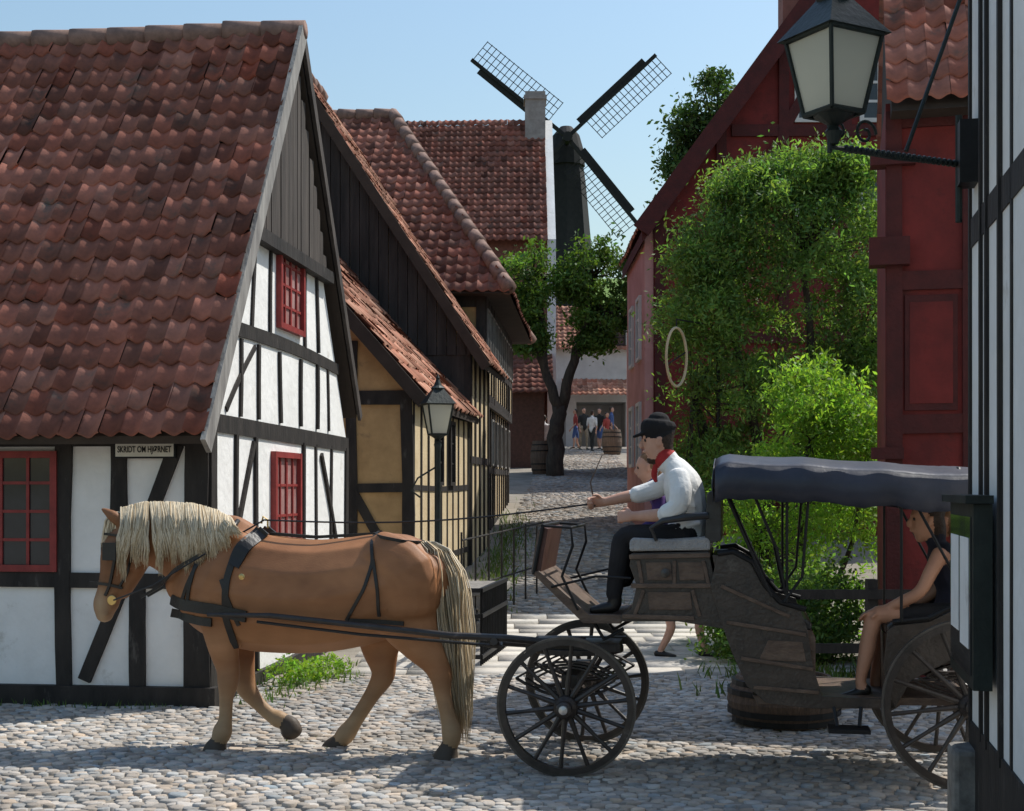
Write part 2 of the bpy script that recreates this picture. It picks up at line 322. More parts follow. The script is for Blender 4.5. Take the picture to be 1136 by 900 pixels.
mb.prism([(ey,ez),(DA/2,rz_),(DA/2,rz_-.14),(ey+.02,ez-.06)],lambda p,d:V3((d,p[0],p[1])),-WA-.2,.09,0)
mb.prism([(eyb,ezb),(DA/2,rz_),(DA/2,rz_-.14),(eyb+.02,ezb-.06)],lambda p,d:V3((d,DA-p[0],p[1])),-WA-.2,.09,0)
mb.obj('roof_deck',[m_under],hA)
pantiles('roof_tiles',hA,(-WA-.2,ey-.04,ez),(1,0,0),vd,WA+.32,Lr+.03,m_tile)
pantiles('back_roof_tiles',hA,(-WA-.2,DA-eyb,ezb),(1,0,0),(0,-vd.y,vd.z),WA+.3,Lr-.5,m_tile)
mb=MB()
mb.beam((.13,ey-.03,ez-.08),(.13,DA/2,rz_+.04),.17,.04,(1,0,0),0)
mb.beam((.125,DA-eyb+.02,ezb-.06),(.125,DA/2,rz_),.11,.035,(1,0,0),1)
mb.obj('barge_boards',[m_grey,m_board2],hA)
mb=MB(); ridgecap(mb,(-WA-.2,DA/2,rz_+.03),(.12,DA/2,rz_+.05),.1); mb.obj('ridge_tiles',[m_mortar],hA,smooth=True)
# sign
sg=empty('street_sign',(-2.42,10.8,0),phi)
mb=MB(); mb.box(-.76,-.25,-.075,-.05,1.985,2.125,0); mb.box(-.745,-.265,-.08,-.0752,2.0,2.11,1); mb.obj('board',[m_iron,M('sign_cream',(.7,.68,.6),(.6,.57,.48),rough=.6)],sg)
cu=bpy.data.curves.new('lettering','FONT'); cu.body='SKRIDT OM HJØRNET'; cu.size=.06; cu.align_x='CENTER'; cu.extrude=.001; cu.offset=.001
t=bpy.data.objects.new('lettering',cu); COLL.objects.link(t); t.parent=sg; t.location=(-.505,-.083,2.034); t.rotation_euler=(math.pi/2,0,0); t.scale=(.76,1.15,1); cu.materials.append(m_iron)
# ------------------------------------------------------------------ generic side-slope house (gable toward camera, ridge along street)
def gable_house(name,loc,rz,D,half,zb,ze,zr,ov,wallmat,roofmat,timb,board_gable=False,front=None,side=None):
    e=empty(name,loc,rz)
    mb=MB(); mb.prism([(0,zb),(0,ze),(-half,zr-.15),(-2*half,ze),(-2*half,zb)],lambda p,d:V3((p[0],d,p[1])),0,D); mb.obj('walls',[wallmat],e)
    sl=(zr-ze)/half; ex=ov; ezz=ze-sl*ov
    for s,nm in ((1,'roof_tiles'),(-1,'west_roof_tiles')):
        x0=ex if s==1 else -2*half-ex
        vd=V3((-half-ex if s==1 else half+ex,0,zr-ezz)); L=vd.length
        pantiles(nm,e,(x0,-.2,ezz),(0,1,0),vd,D+.4,L,roofmat,cw=.2,rh=.27)
    mb=MB()
    for s in (0,1):
        g=(lambda x:x) if s==0 else (lambda x:-2*half-x)
        mb.prism([(ex,ezz),(-half,zr),(-half,zr-.14),(ex-.02,ezz-.08)],lambda p,d,g=g:V3((g(p[0]),d,p[1])),-.18,D+.18)
        mb.beam((g(ex+.02),-.215,ezz-.06),(g(-half),-.215,zr-.03),.16,.05,(0,-1,0))
    mb.obj('roof_deck',[m_under],e)
    mb=MB(); ridgecap(mb,(-half,-.2,zr+.03),(-half,D+.2,zr+.03),.11); mb.obj('ridge_tiles',[m_mortar],e,smooth=True)
    if board_gable:
        mb=MB(); x=-2*half
        while x<-.02:
            w=.16; xm=x+w/2; top=ze+sl*(-xm if xm>-half else xm+2*half)-.1
            mb.box(x+.006,x+w-.006,-.05-random.uniform(0,.015),-.01,board_gable,max(top,board_gable+.05)); x+=w
        mb.obj('gable_boards',[m_board],e)
    mb=MB()
    if front: plane_timbers(mb,(0,0,0),(1,0,0),(0,-1,0),front)
    if side: plane_timbers(mb,(0,0,0),(0,1,0),(1,0,0),side,proud=.02)
    if front or side: mb.obj('timber_frame',[timb],e)
    return e
fr=[(-6,2.88,.0,2.88,.17),(-6,1.75,0,1.75,.12),(-6,.9,0,.9,.12),(-.07,0,-.07,2.8,.15),(-.78,.0,-.78,2.8,.13),(-1.6,0,-1.6,2.8,.13),(-.75,1.7,-.1,.5,.11),(-1.5,4.1,-1.5,2.9,.12),(-.75,3.6,-.75,2.9,.12)]
sd=[(0,2.88,5,2.88,.14),(0,1.75,5,1.75,.08),(0,.75,5,.75,.08)]+[(y,0,y,2.85,.07) for y in (.06,.6,1.15,1.7,2.25,2.8,3.35,3.9,4.45,4.94)]
hB=gable_house('ochre_timber_framed_house',(-1.26,17,0),-math.atan(.108),5,3.1,-.6,3.05,6.55,.17,m_ochre,m_tile2,m_timber,front=fr,side=sd)
mb=MB(); mb.box(.002,.010,0.0,5,-.5,2.9); mb.obj('street_side_plaster',[m_ochrel],hB)
mb=MB()
win(mb,(.010,1.97,1.8),(0,1,0),(1,0,0),.42,.9,2,3,0,1); win(mb,(.010,3.07,1.8),(0,1,0),(1,0,0),.42,.9,2,3,0,1)
win(mb,(-1.15,0,3.05),(1,0,0),(0,-1,0),.4,.45,2,2,0,1); mb.obj('windows',[m_timber,m_glass],hB)
fr=[(-6,3.95,0,3.95,.2),(-.08,.3,-.08,3.9,.18),(-1,.3,-1,3.9,.15)]
sd=[(0,2.2,2.6,2.2,.12)]+[(y,.3,y,4.1,.12) for y in (.06,.6,1.2,1.8,2.4)]
hC=gable_house('black_boarded_house',(-.68,22,0),-math.atan(.10),2.7,3.15,-.4,4.15,9.0,.27,m_ochrel,m_tile2,m_timber,board_gable=3.9,front=fr,side=sd)
mb=MB(); mb.box(-6.3,-.1,-.04,-.004,0,3.9); mb.obj('board_wall',[m_board],hC)
# C hipped two-storey
hD=empty('hipped_roof_timber_house',(-.62,25.1,0),-math.atan(.06)); DC=8.
mb=MB(); mb.box(-8,-.02,.0,DC,0,5.4); mb.obj('walls',[m_ochre],hD)
mb=MB(); mb.box(-.02,.12,-.02,DC,3.35,5.35); mb.box(-.01,.05,.02,DC,.3,3.3); mb.obj('street_front_infill',[m_ochrel],hD)
mb=MB()
fr=[(-8,5.2,.12,5.2,.2),(-8,4.25,.12,4.25,.14),(-8,3.3,.12,3.3,.22)]+[(x,.3,x,5.3,.16) for x in (.04,-.55,-1.2)]
plane_timbers(mb,(0,0,0),(1,0,0),(0,-1,0),fr)
sd=[(0,5.2,DC,5.2,.2),(0,3.4,DC,3.4,.22),(0,4.2,DC,4.2,.12)]+[(y,3.4,y,5.3,.12) for y in np.arange(.07,8,.66)]
plane_timbers(mb,(.12,0,0),(0,1,0),(1,0,0),sd,proud=.022)
sd=[(0,2.1,DC,2.1,.12),(0,1.0,DC,1.0,.18)]+[(y,.5,y,3.3,.12) for y in np.arange(.07,8,.66)]
plane_timbers(mb,(.05,0,0),(0,1,0),(1,0,0),sd,proud=.022)
mb.obj('timber_frame',[m_timber],hD)
mb=MB()
for i in range(0,12): win(mb,(.12,.4+.66*i,4.32),(0,1,0),(1,0,0),.44,.75,2,3,0,1,.04)
for i in range(1,12,2): win(mb,(.05,.4+.66*i,2.2),(0,1,0),(1,0,0),.44,.9,2,3,0,1,.04)
mb.obj('windows',[m_grey,m_glass],hD)
ze,zr=5.32,9.75; ov=.45
vd=V3((0,4+ov,zr-ze)); L=vd.length
pantiles('roof_tiles',hD,(-8.5,-ov,ze),(1,0,0),vd,9.1,L,m_tile,mask=lambda u,v:u<9.1-(2.85)*(v/L)+.05,cw=.2,rh=.27)
vd2=V3((-2.8,0,zr-ze)); L2=vd2.length
pantiles('hip_roof_tiles',hD,(.6,-ov,ze),(0,1,0),vd2,8.9,L2,m_tile,mask=lambda u,v:(u>4.45*v/L2-.05)&(u<8.9-4.45*v/L2),cw=.2,rh=.27)
mb=MB(); mb.add([(-8.5,-ov,ze-.03),(.6,-ov,ze-.03),(-2.2,4,zr-.03),(-8.5,4,zr-.03),(.6,8.45,ze-.03),(-8.5,8.45,ze-.03)],[(0,1,2,3),(1,4,2),(4,5,3,2),(0,5,4,1)]); mb.obj('roof_deck',[m_under],hD)
mb=MB(); ridgecap(mb,(.6,-ov,ze+.05),(-2.2,4,zr+.07),.13); ridgecap(mb,(.6,8.45,ze+.05),(-2.2,4,zr+.07),.13); ridgecap(mb,(-8.5,4,zr+.05),(-2.2,4,zr+.05),.13); mb.obj('hip_caps',[m_mortar],hD,smooth=True)
# D big tile roof + chimney + white gable end
hE=empty('brick_house',(1.25,48,0),0)
mb=MB(); mb.prism([(0,2),(0,10.7),(4.2,15.6),(8.4,10.7),(8.4,2)],lambda p,d:V3((d,p[0],p[1])),-16,0); mb.obj('brick_walls',[M('old_red_brick',(.25,.1,.07),(.15,.06,.045),scale=8)],hE)
mb=MB(); mb.prism([(-.25,2),(-.25,10.5),(4.2,15.9),(8.6,10.5),(8.6,2)],lambda p,d:V3((d,p[0],p[1])),.002,.3); mb.obj('white_gable_wall',[m_plaster],hE)
vd=V3((0,4.6,5.45)); pantiles('roof_tiles',hE,(-16,-.4,10.4),(1,0,0),vd,16,vd.length,m_tile,cw=.24,rh=.33,amp=.05,lip=.045)
mb=MB()
for i in range(6):
    for zz in (4,7): win(mb,(-1.4-2.2*i,-.0,zz),(1,0,0),(0,-1,0),1.0,1.5,2,3,0,1,.1,.06)
mb.obj('windows',[m_plaster2,m_glass],hE)
mb=MB(); mb.box(-.75,.02,3.4,4.4,13.2,16.8); mb.box(-.8,.07,3.35,4.45,16.5,16.65); mb.obj('chimney',[m_chim],hE)
# End building
hF=empty('whitewashed_house',(0,63,0),0)
mb=MB(); mb.box(1.7,3.0,0,5,2.5,8.2); mb.box(5.3,8.5,0,5,2.5,8.2); mb.box(3.0,5.3,0,5,5.7,8.2); mb.box(3,5.3,2.5,5,2.5,5.7)
mb.prism([(3.4,8.2),(6.4,8.2),(4.9,10.0)],lambda p,d:V3((p[0],d,p[1])),-.05,2); mb.obj('walls',[m_plaster2],hF)
vd=V3((0,3,2.4)); pantiles('roof_tiles',hF,(.5,-.3,8.1),(1,0,0),vd,8,vd.length,m_tile2,cw=.24,rh=.33)
pantiles('awning_tiles',hF,(2.3,-1.6,5.9),(1,0,0),(0,1.3,.75),3.5,1.6,m_tile2,cw=.24,rh=.33)
mb=MB(); mb.box(2.3,2.45,-1.55,-1.4,3,5.8); mb.box(5.6,5.75,-1.55,-1.4,3,5.8); mb.box(6,6.6,-.05,-.01,3.6,5.4); mb.obj('posts_and_door',[m_grey],hF)
mb=MB(); win(mb,(4.9,-.05,8.35),(1,0,0),(0,-1,0),.7,.7,2,2,0,1,.08,.05); mb.obj('windows',[m_timber,m_glass],hF)
hG=empty('stone_outbuilding',(-1.2,46,0),0)
mb=MB(); mb.box(-5,2.3,0,3,1.5,5.0); mb.obj('walls',[M('dark_brick',(.14,.07,.055),(.08,.045,.035),scale=9)],hG)
vd=V3((0,2,1.5)); pantiles('roof_tiles',hG,(-5.2,-.3,4.9),(1,0,0),vd,7.8,vd.length,m_tile,cw=.24,rh=.33)
# ------------------------------------------------------------------ windmill
wm=empty('windmill',(4.4,110,-.7),0)
mb=MB(); gz=g1(4.4,110)
mb.lathe((0,0,0),[(2.7,gz-1),(2.4,gz+5),(1.6,27.2),(1.4,28.6)],Z,0,8)
mb.lathe((0,0,0),[(1.55,28.5),(1.45,29.8),(1.1,31.0),(.5,31.7)],Z,0,16)
mb.box(-.15,.15,-2.6,0,29.9,30.3); mb.obj('tower_and_cap',[m_black],wm)
mb=MB(); hub=V3((0,-2.6,30.2))
for ang,LN in ((43,9.6),(141,9.8),(-51,8.8),(-133,9)):
    a=math.radians(ang); d=V3((math.cos(a),0,math.sin(a))); s=V3((-d.z,0,d.x))*(-1)
    mb.beam(hub,hub+d*LN,.28,.25,Y_)
    mb.beam(hub+d*1.5+s*-.32,hub+d*(LN-1)-s*.32,.5,.06,Y_)
    for q in (.7,1.3,1.9): mb.beam(hub+d*2+s*q+Y_*.03,hub+d*(LN-.1)+s*q+Y_*.03,.05,.06,Y_)
    for i in range(18): mb.beam(hub+d*(2+i*(LN-2.1)/17)+s*-.1,hub+d*(2+i*(LN-2.1)/17)+s*1.95,.05,.07,Y_)
mb.lathe(hub,[(.4,-.4),(.4,.3)],Y_,0,10)
mb.obj('sails',[m_black],wm)
# ------------------------------------------------------------------ right side: big red gable house
rg=empty('red_gable_house',(2.72,26,0),0)
mb=MB(); hw=5.; mb.prism([(0,.3),(0,6.9),(hw,13.6),(2*hw,6.9),(2*hw,.3)],lambda p,d:V3((p[0],d,p[1])),0,4); mb.obj('walls',[m_red],rg)
mb=MB(); mb.box(-.17,-.002,-.01,3.9,.3,6.75); mb.obj('street_side_plaster',[m_pink],rg)
mb=MB()
fr=[(0,6.6,10,6.6,.25),(0,4.6,10,4.6,.2),(1.5,8.6,8.5,8.6,.22),(3,10.6,7,10.6,.2)]+[(x,1,x,min(6.9+1.34*min(x,10-x),13.3),.2) for x in (.1,1.3,2.5,3.7,5,6.3,7.5)]+[(1.3,6.7,2.5,8.5,.18),(2.5,8.6,3.7,10.6,.18)]
plane_timbers(mb,(0,0,0),(1,0,0),(0,-1,0),fr,proud=.05); mb.obj('timber_frame',[m_redd],rg)
mb=MB()
for (x,z) in ((3.1,8.8),(4.35,8.8),(3.1,6.9),(4.35,6.9),(5.6,8.8)): win(mb,(x,-.0,z),(1,0,0),(0,-1,0),.7,1.1,2,3,0,1,.08,.05)
for (y,z) in ((1,4.3),(2.6,4.3),(1,2.2),(2.6,2.2)): win(mb,(-.17,y,z),(0,1,0),(-1,0,0),.7,1.2,2,3,0,1,.07,.05)
mb.obj('windows',[m_plaster2,m_glass],rg)
mb=MB()
for s in (0,1):
    g=(lambda x:x) if s==0 else (lambda x:2*hw-x)
    mb.beam((g(-.27),-.35,6.62),(g(hw),-.35,13.8),.34,.09,(0,-1,0))
    mb.prism([(-.25,6.62),(hw,13.8),(hw,13.6),(-.25,6.4)],lambda p,d,g=g:V3((g(p[0]),d,p[1])),-.3,4.3)
mb.obj('barge_boards',[m_redd],rg)
vd=V3((5.25,0,7.2)); pantiles('roof_tiles',rg,(-.27,-.3,6.66),(0,1,0),vd,4.6,vd.length,m_tile2)
mb=MB(); mb.box(2.75,3.15,1.3,1.8,9.5,12.4); mb.box(2.7,3.2,1.25,1.85,12.2,12.3); mb.obj('chimney',[M('chimney_brick',(.3,.13,.1),(.2,.09,.07))],rg)
hs=empty('hanging_hoop_sign',(2.36,19.4,0),0)
mb=MB(); pts=[(.16*math.cos(a),.12*math.cos(a),3.62+.42*math.sin(a)) for a in np.linspace(0,2*math.pi,33)]; mb.tube(pts,.02,0,8)
mb.tube([(0,0,4.04),(0,0,4.16),(.75,1.0,4.18)],.012,1,6); mb.tube([(.75,1.0,g1(0,20.4)-.1),(.75,1.0,4.3)],.03,1,8); mb.tube([(-.15,-.1,3.5),(.15,.12,3.7)],.012,1,6)
mb.obj('hoop_and_post',[M('gilded',(.55,.45,.28),rough=.4),m_iron],hs)
rg2=gable_house('red_house',(9.9,40,0),0,6,3,1,9.4,12.6,.3,m_pink,m_tile2,m_redd)
# ------------------------------------------------------------------ right near red house
rn=empty('red_timber_house',(3.26,11.8,0),-math.radians(13.5))
mb=MB(); mb.box(0,4.2,0,2.5,-.2,5.1); mb.obj('walls',[m_red],rn)
mb=MB(); fr=[(0,4.95,4.2,4.95,.16),(0,3.55,4.2,3.55,.15),(0,2.3,4.2,2.3,.15),(0,1.75,4.2,1.75,.08)]+[(x,0,x,5,.13) for x in (.07,.72,1.5)]
plane_timbers(mb,(0,0,0),(1,0,0),(0,-1,0),fr,proud=.03,wob=.01); mb.box(-.13,.25,-.1,.1,4.55,4.67); mb.box(-.14,.2,-.12,.1,3.68,3.92); mb.box(-.12,.15,-.1,.1,2.0,2.1); mb.obj('timber_frame',[m_redd],rn)
mb=MB(); mb.box(.16,.6,-.02,-.003,2.42,3.42); mb.box(.2,.56,-.026,-.021,2.48,3.36,1); mb.obj('panel_shutter',[m_redd,m_red],rn,bevel=.004)
vd=V3((0,1.6,2.0)); pantiles('roof_tiles',rn,(.0,-.33,5.0),(1,0,0),vd,4.3,vd.length,m_tile,cw=.17,rh=.25)
mb=MB(); mb.prism([(-.31,4.95),(1.27,6.95),(2.85,4.95)],lambda p,d:V3((d,p[0],p[1])),.04,4.25); mb.obj('roof_deck',[m_under],rn)
pantiles('back_roof_tiles',rn,(.0,2.87,5.0),(1,0,0),(0,-1.6,2.0),4.3,vd.length,m_tile,cw=.17,rh=.25)
# ------------------------------------------------------------------ nearest right white house
wr=empty('white_plastered_house',(2.41,7.1,0),-math.atan(.2))
mb=MB(); mb.box(0,5,-6,0,-.1,6.5); mb.obj('walls',[m_plaster],wr)
mb=MB()
sd=[(-6,3.08,0,3.08,.15),(-6,5.2,0,5.2,.14),(-6,.28,0,.28,.5)]+[(-.03,.5,-.03,6.4,.05)]+[(y,.5,y+.03,6.4,.045) for y in (-.42,-.62,-1.05,-1.3,-1.9,-2.6)]
plane_timbers(mb,(0,0,0),(0,1,0),(-1,0,0),sd,proud=.008,wob=.012); mb.obj('timber_frame',[m_timber],wr)
mb=MB(); mb.box(-.09,-.0,-.28,-.12,3.3,3.62); mb.obj('junction_box',[m_iron],wr)
mb=MB(); mb.box(-.12,.1,-.25,.02,0,.42); mb.obj('corner_stone',[m_fstone],wr,bevel=.03)
nb=empty('notice_case',(2.41,7.1,0),-math.atan(.2))
mb=MB(); mb.box(-.11,-.025,-.92,-.06,.82,1.68,0); mb.box(-.117,-.1101,-.86,-.12,.88,1.62,1); mb.box(-.15,-.0251,-.96,-.02,1.682,1.72,0)
mb.box(-.12,-.1171,-.82,-.52,1.0,1.52,2); mb.box(-.12,-.1171,-.46,-.16,1.05,1.52,2); mb.obj('case',[m_igreen,m_glass,m_plaster],nb,bevel=.004)
# ------------------------------------------------------------------ lanterns
m_frost=bpy.data.materials.new('hazy_lantern_glass'); m_frost.use_nodes=True
_n=m_frost.node_tree.nodes; _l=m_frost.node_tree.links; _p=_n['Principled BSDF']; _p.inputs['Base Color'].default_value=(.75,.73,.62,1); _p.inputs['Roughness'].default_value=.2
_t=_n.new('ShaderNodeBsdfTranslucent'); _t.inputs['Color'].default_value=(.8,.78,.66,1); _m=_n.new('ShaderNodeMixShader'); _m.inputs[0].default_value=.5; _l.new(_p.outputs[0],_m.inputs[1]); _l.new(_t.outputs[0],_m.inputs[2]); _l.new(_m.outputs[0],_n['Material Output'].inputs[0])
def lantern(e,c,s,glass,mat=m_igreen,wd=1.):
    mb=MB(); c=V3(c)
    def R(r,z): return [c+V3((sx*r*s*wd,sy*r*s*wd,z*s)) for sx,sy in ((-1,-1),(1,-1),(1,1),(-1,1))]
    b,t=R(.13,0),R(.21,.5)
    for i in range(4):
        mb.tube([b[i],t[i]],.016*s,0,6); mb.tube([b[i],b[(i+1)%4]],.018*s,0,6); mb.tube([t[i],t[(i+1)%4]],.022*s,0,6)
    tt=R(.25,.5); mid=R(.1,.72); top=R(.06,.78)
    for a,bb in ((tt,mid),(mid,top)):
        for i in range(4): mb.add([a[i],a[(i+1)%4],bb[(i+1)%4],bb[i]],[(0,1,2,3)])
    mb.add(tt,[(0,1,2,3)])
    mb.lathe(c,[(.1*s,.72*s),(.12*s,.76*s),(.07*s,.8*s),(.03*s,.9*s),(.035*s,.93*s),(.0,1.0*s)],Z,0,12)
    mb.lathe(c,[(.03*s,-.2*s),(.06*s,-.12*s),(.03*s,-.08*s),(.13*s,-.02*s),(.14*s,.0)],Z,0,12)
    mb.obj('lantern_frame',[mat],e)
    mb=MB(); b,t=R(.125,.01),R(.2,.49)
    for i in range(4): mb.add([b[i],b[(i+1)%4],t[(i+1)%4],t[i]],[(0,1,2,3)])
    mb.obj('lantern_glass',[glass],e)
wl=empty('wall_lantern',(1.57,6.6,0),0)
lantern(wl,(0,0,3.58),.74,m_frost,wd=1.05)
for c in wl.children: c.rotation_euler=(0,0,.5)
mb=MB(); w0=V3((.73,.36,3.42)); l0=V3((-.02,0,3.42))
mb.tube([l0,(l0+w0)/2-Z*.012,w0],.012,0,8)
for i in range(22):
    p=l0+(w0-l0)*(.12+i*.04); mb.lathe(p,[(.016,-.01),(.021,0),(.016,.01)],(w0-l0),0,8)
def scroll(c,r,turn,sg,ax):
    pts=[];c=V3(c)
    for i in range(26):
        a=i/25*turn*2*math.pi; rr=r*(1-i/32); pts.append(c+ax*(math.cos(a)*rr*sg)+Z*(math.sin(a)*rr))
    return pts
ax=(w0-l0).normalized()
mb.tube(scroll(l0+ax*.22+Z*.09,.07,1.3,1,ax),.008,0,6); mb.tube(scroll(l0+ax*.05+Z*.08,.055,1.2,-1,ax),.007,0,6)
mb.tube([l0-Z*.03,l0+Z*.2],.012,0,8)
mb.tube([w0-Z*.3,w0+Z*.25],.018,0,8); mb.tube([w0+Z*.9+ax*.03,w0-ax*.35+Z*.03],.011,0,8)
mb.obj('bracket',[m_igreen],wl)
def street_lamp(name,loc):
    e=empty(name,loc,.3)
    mb=MB(); mb.lathe((0,0,0),[(.1,0),(.1,.12),(.06,.2),(.05,.7),(.06,.75),(.04,.8),(.035,2.2),(.05,2.26),(.03,2.3)],Z,0,12)
    mb.tube([(-.0,0,2.0),(-.25,0,1.85),(-.33,0,1.7),(-.22,0,1.62)],.012,0,6); mb.obj('post',[m_igreen],e,smooth=True)
    lantern(e,(0,0,2.38),.74,m_frost)
street_lamp('street_lamp',(-.90,16.4,g1(0,16.4)))
sw=empty('stone_wall',(-.95,14.9,0),-.08)
mb=MB()
for r in range(4):
    x=0
    while x<.78:
        w=random.uniform(.14,.24); mb.box(x,min(x+w-.01,.8),-.02+random.uniform(-.02,.02),1.2,r*.15-.05,r*.15+.135); x+=w
mb.box(-.04,.84,-.06,1.25,.56,.64); mb.obj('stones',[m_fstone],sw,bevel=.02)
fr=empty('iron_railing',(-.72,13.2,0),-.1)
mb=MB()
for (a,b) in (((0,0,.0),(.42,.0,0)),((.42,0,0),(.5,1.6,0)),((0,0,0),(0.02,1.6,0))):
    a,b=V3(a),V3(b); n=int((b-a).length/.1)
    for z in (.75,.5,.1): mb.beam(a+Z*z,b+Z*z,.04,.04,Z)
    for i in range(n+1): p=a+(b-a)*i/n; mb.tube([p,p+Z*.76],.010,0,6)
mb.obj('railing_bars',[m_iron],fr)
fr=empty('garden_fence',(-.62,16.6,0),-.1)
mb=MB()
for i in range(7): mb.tube([(i*.12,i*.42,.0),(i*.12,i*.42,1.2+.05*(i%2))],.014,0,6)
for z in (.5,1.1): mb.tube([(0,0,z),(.8,2.8,z+.15)],.012,0,6)
mb.obj('rails',[m_timber],fr)
def barrel(name,loc,r,h,mat):
    e=empty(name,loc); mb=MB(); mb.lathe((0,0,0),[(r*.82,0),(r*.95,h*.25),(r,h*.5),(r*.95,h*.75),(r*.82,h),(r*.76,h),(r*.76,h*.85)],Z,0,24)
    for hh in (.12,.3,.7,.88):
        k=(.82+.18*math.sin(math.pi*hh))*r*1.015; mb.lathe((0,0,h*hh-.02),[(k-.01,0),(k+.006,0),(k+.006,.04),(k-.01,.04)],Z,1,24)
    mb.obj('staves_and_hoops',[mat,m_iron],e); return e
m_barrel=M('barrel_oak',(.15,.10,.07),(.07,.05,.038),scale=12,stretch=(3,3,.3),bump=.5)
barrel('barrel',(1.0,43,g1(0,43)),.42,1.05,m_barrel); barrel('barrel.001',(4.0,54,g1(0,54)),.4,1.0,m_barrel)
barrel('half_barrel_planter',(2.02,10.05,0),.42,.36,m_barrel)
ff=empty('wooden_fence',(2.1,11.1,0),.0)
mb=MB()
for x in (0,.85,1.6): mb.box(x-.04,x+.04,-.05,.05,0,1.0)
mb.box(-.1,1.7,-.075,-.051,.84,.92); mb.box(-.1,1.7,-.074,-.051,.4,.48); mb.obj('posts_and_rails',[m_timber],ff)
# ------------------------------------------------------------------ trees
def tree(name,loc,limbs,lobes,nsub,nleaf,sr,size,mat,tr,aspect=.5,droop=0):
    e=empty(name,loc); mb=MB()
    for pts,r0,r1 in limbs:
        P=[V3(p) for p in pts]; n=len(P); Q=[]
        for i in range(n-1):
            for k in range(4): Q.append(P[i].lerp(P[i+1],k/4)+V3((random.gauss(0,tr*.12),random.gauss(0,tr*.12),0)))
        Q.append(P[-1]); mb.tube(Q,[r0+(r1-r0)*(i/(len(Q)-1))**.8 for i in range(len(Q))],0,9)
    P,B,C=crown(lobes,nsub,nleaf,sr)
    tips=[V3(l[0][-1]) for l in limbs]
    for c in C[::max(1,len(C)//90)]:
        c=V3(c); t=min(tips,key=lambda q:(q-c).length); m=(t+c)/2+V3((0,0,-.05)); mb.tube([t,m,c],[r_ for r_ in (tr*.16,tr*.09,tr*.03)],0,5)
    mb.obj('trunk_and_limbs',[m_bark],e,smooth=True)
    leafobj('foliage',P,size,mat,e,B,aspect,droop); return e
tree('linden_tree',(1.35,42,g1(0,42)),[
 ([(0,0,-.2),(-.05,0,1.2),(.1,0,2.2)],.30,.22),([(.1,0,2.1),(-.35,.1,3.4),(-.45,.1,5.0),(-.7,.2,6.3)],.18,.08),([(.1,0,2.1),(.6,-.1,3.6),(.95,-.1,4.8),(1.2,0,6.2)],.19,.08),([(-.3,.1,3.2),(-1.2,.1,5)],.09,.05),([(.6,-.1,3.6),(1.7,0,5.0)],.09,.05)],
 [(-1.15,0,6.2,.95,1.1,.8),(-.95,.2,5.1,.85,1,.6),(-.75,0,4.3,.45,.6,.35),(1.3,0,6.3,1.15,1.2,.95),(1.55,0,5.1,.85,1,.6),(.4,0,6.0,.4,.8,.4),(1.2,0,4.2,.5,.6,.3)],34,100,.19,.078,m_leaf,.3)
tree('willow_tree',(4.05,20.6,g1(0,20.6)),[
 ([(0,0,-.2),(-.2,0,1.5),(-.5,0,3),(-.9,0,4.6)],.12,.04),([(.1,0,-.1),(.3,0,1.6),(.5,0,3.2),(.4,0,5)],.13,.04),([(.2,0,0),(.8,.2,2),(1.2,.2,3.6)],.09,.03),([(0,0,0),(-.9,.1,1.5),(-1.3,0,2.8)],.08,.03)],
 [(-.1,0,5.4,1.0,.9,.75),(-1.0,0,4.9,.7,.8,.55),(1.1,.1,5.2,.8,.8,.8),(-1.2,0,4.0,.6,.8,.6),(.4,0,4.2,1.3,.9,.8),(1.5,0,3.8,.6,.8,.9),(-.6,0,2.9,1.0,.8,.6),(.8,0,2.8,1.2,.8,.8),(-1.0,0,1.7,.75,.7,.6),(.5,0,1.5,1.3,.7,.8),(.35,0,6.1,.55,.5,.35),(-.5,0,5.95,.4,.5,.3),(1.0,0,6.2,.4,.4,.3)],60,120,.155,.044,m_leafw,.14,.38,.5)
tree('bright_green_shrub',(3.35,15.2,0),[([(0,0,0),(-.1,0,1.2),(0,0,2.3)],.04,.015),([(0,0,0),(.5,0,1.2),(.6,0,1.9)],.04,.015),([(0,0,0),(-.5,0,.8),(-.6,0,1.3)],.03,.01)],
 [(-.05,0,2.75,.4,.5,.45),(.1,0,2.1,.65,.5,.45),(.55,0,1.8,.6,.6,.6),(-.45,0,1.5,.6,.5,.5),(.1,-.2,.8,1.1,.6,.7),(-.8,.1,.6,.55,.4,.5),(.5,0,2.5,.4,.4,.4)],48,80,.10,.034,m_leafb,.06,.4,.5)
tree('distant_tree',(8.8,60,g1(8,60)),[([(0,0,-1),(0,0,7),(.2,0,14)],.4,.15)],
 [(.3,0,14.9,1.4,1.8,1.5),(-.7,0,13.3,1.3,1.5,1.2),(.9,0,13.5,1.4,1.6,1.4),(-.2,0,11.6,1.8,1.9,1.4),(-1.1,0,10.2,1.1,1.2,1.2),(0.2,0,9,1.4,1.4,1.4)],44,85,.33,.13,m_leafd,.5)
e=empty('shrub_hedge'); P,B,C=crown([(2.3,13.7,.35,.4,.3,.4),(2.9,13.5,.4,.45,.3,.5),(2.6,13.3,.25,.6,.3,.3),(3.2,13.9,.5,.3,.3,.5)],50,75,.1); leafobj('foliage',P,.03,m_leafw,e,B)
e=empty('weed_plant'); P,B,C=crown([(-1.95,11.9,.12,.22,.2,.1),(-1.75,12.4,.1,.2,.3,.08)],18,45,.04); leafobj('foliage',P,.022,m_leafb,e,B)
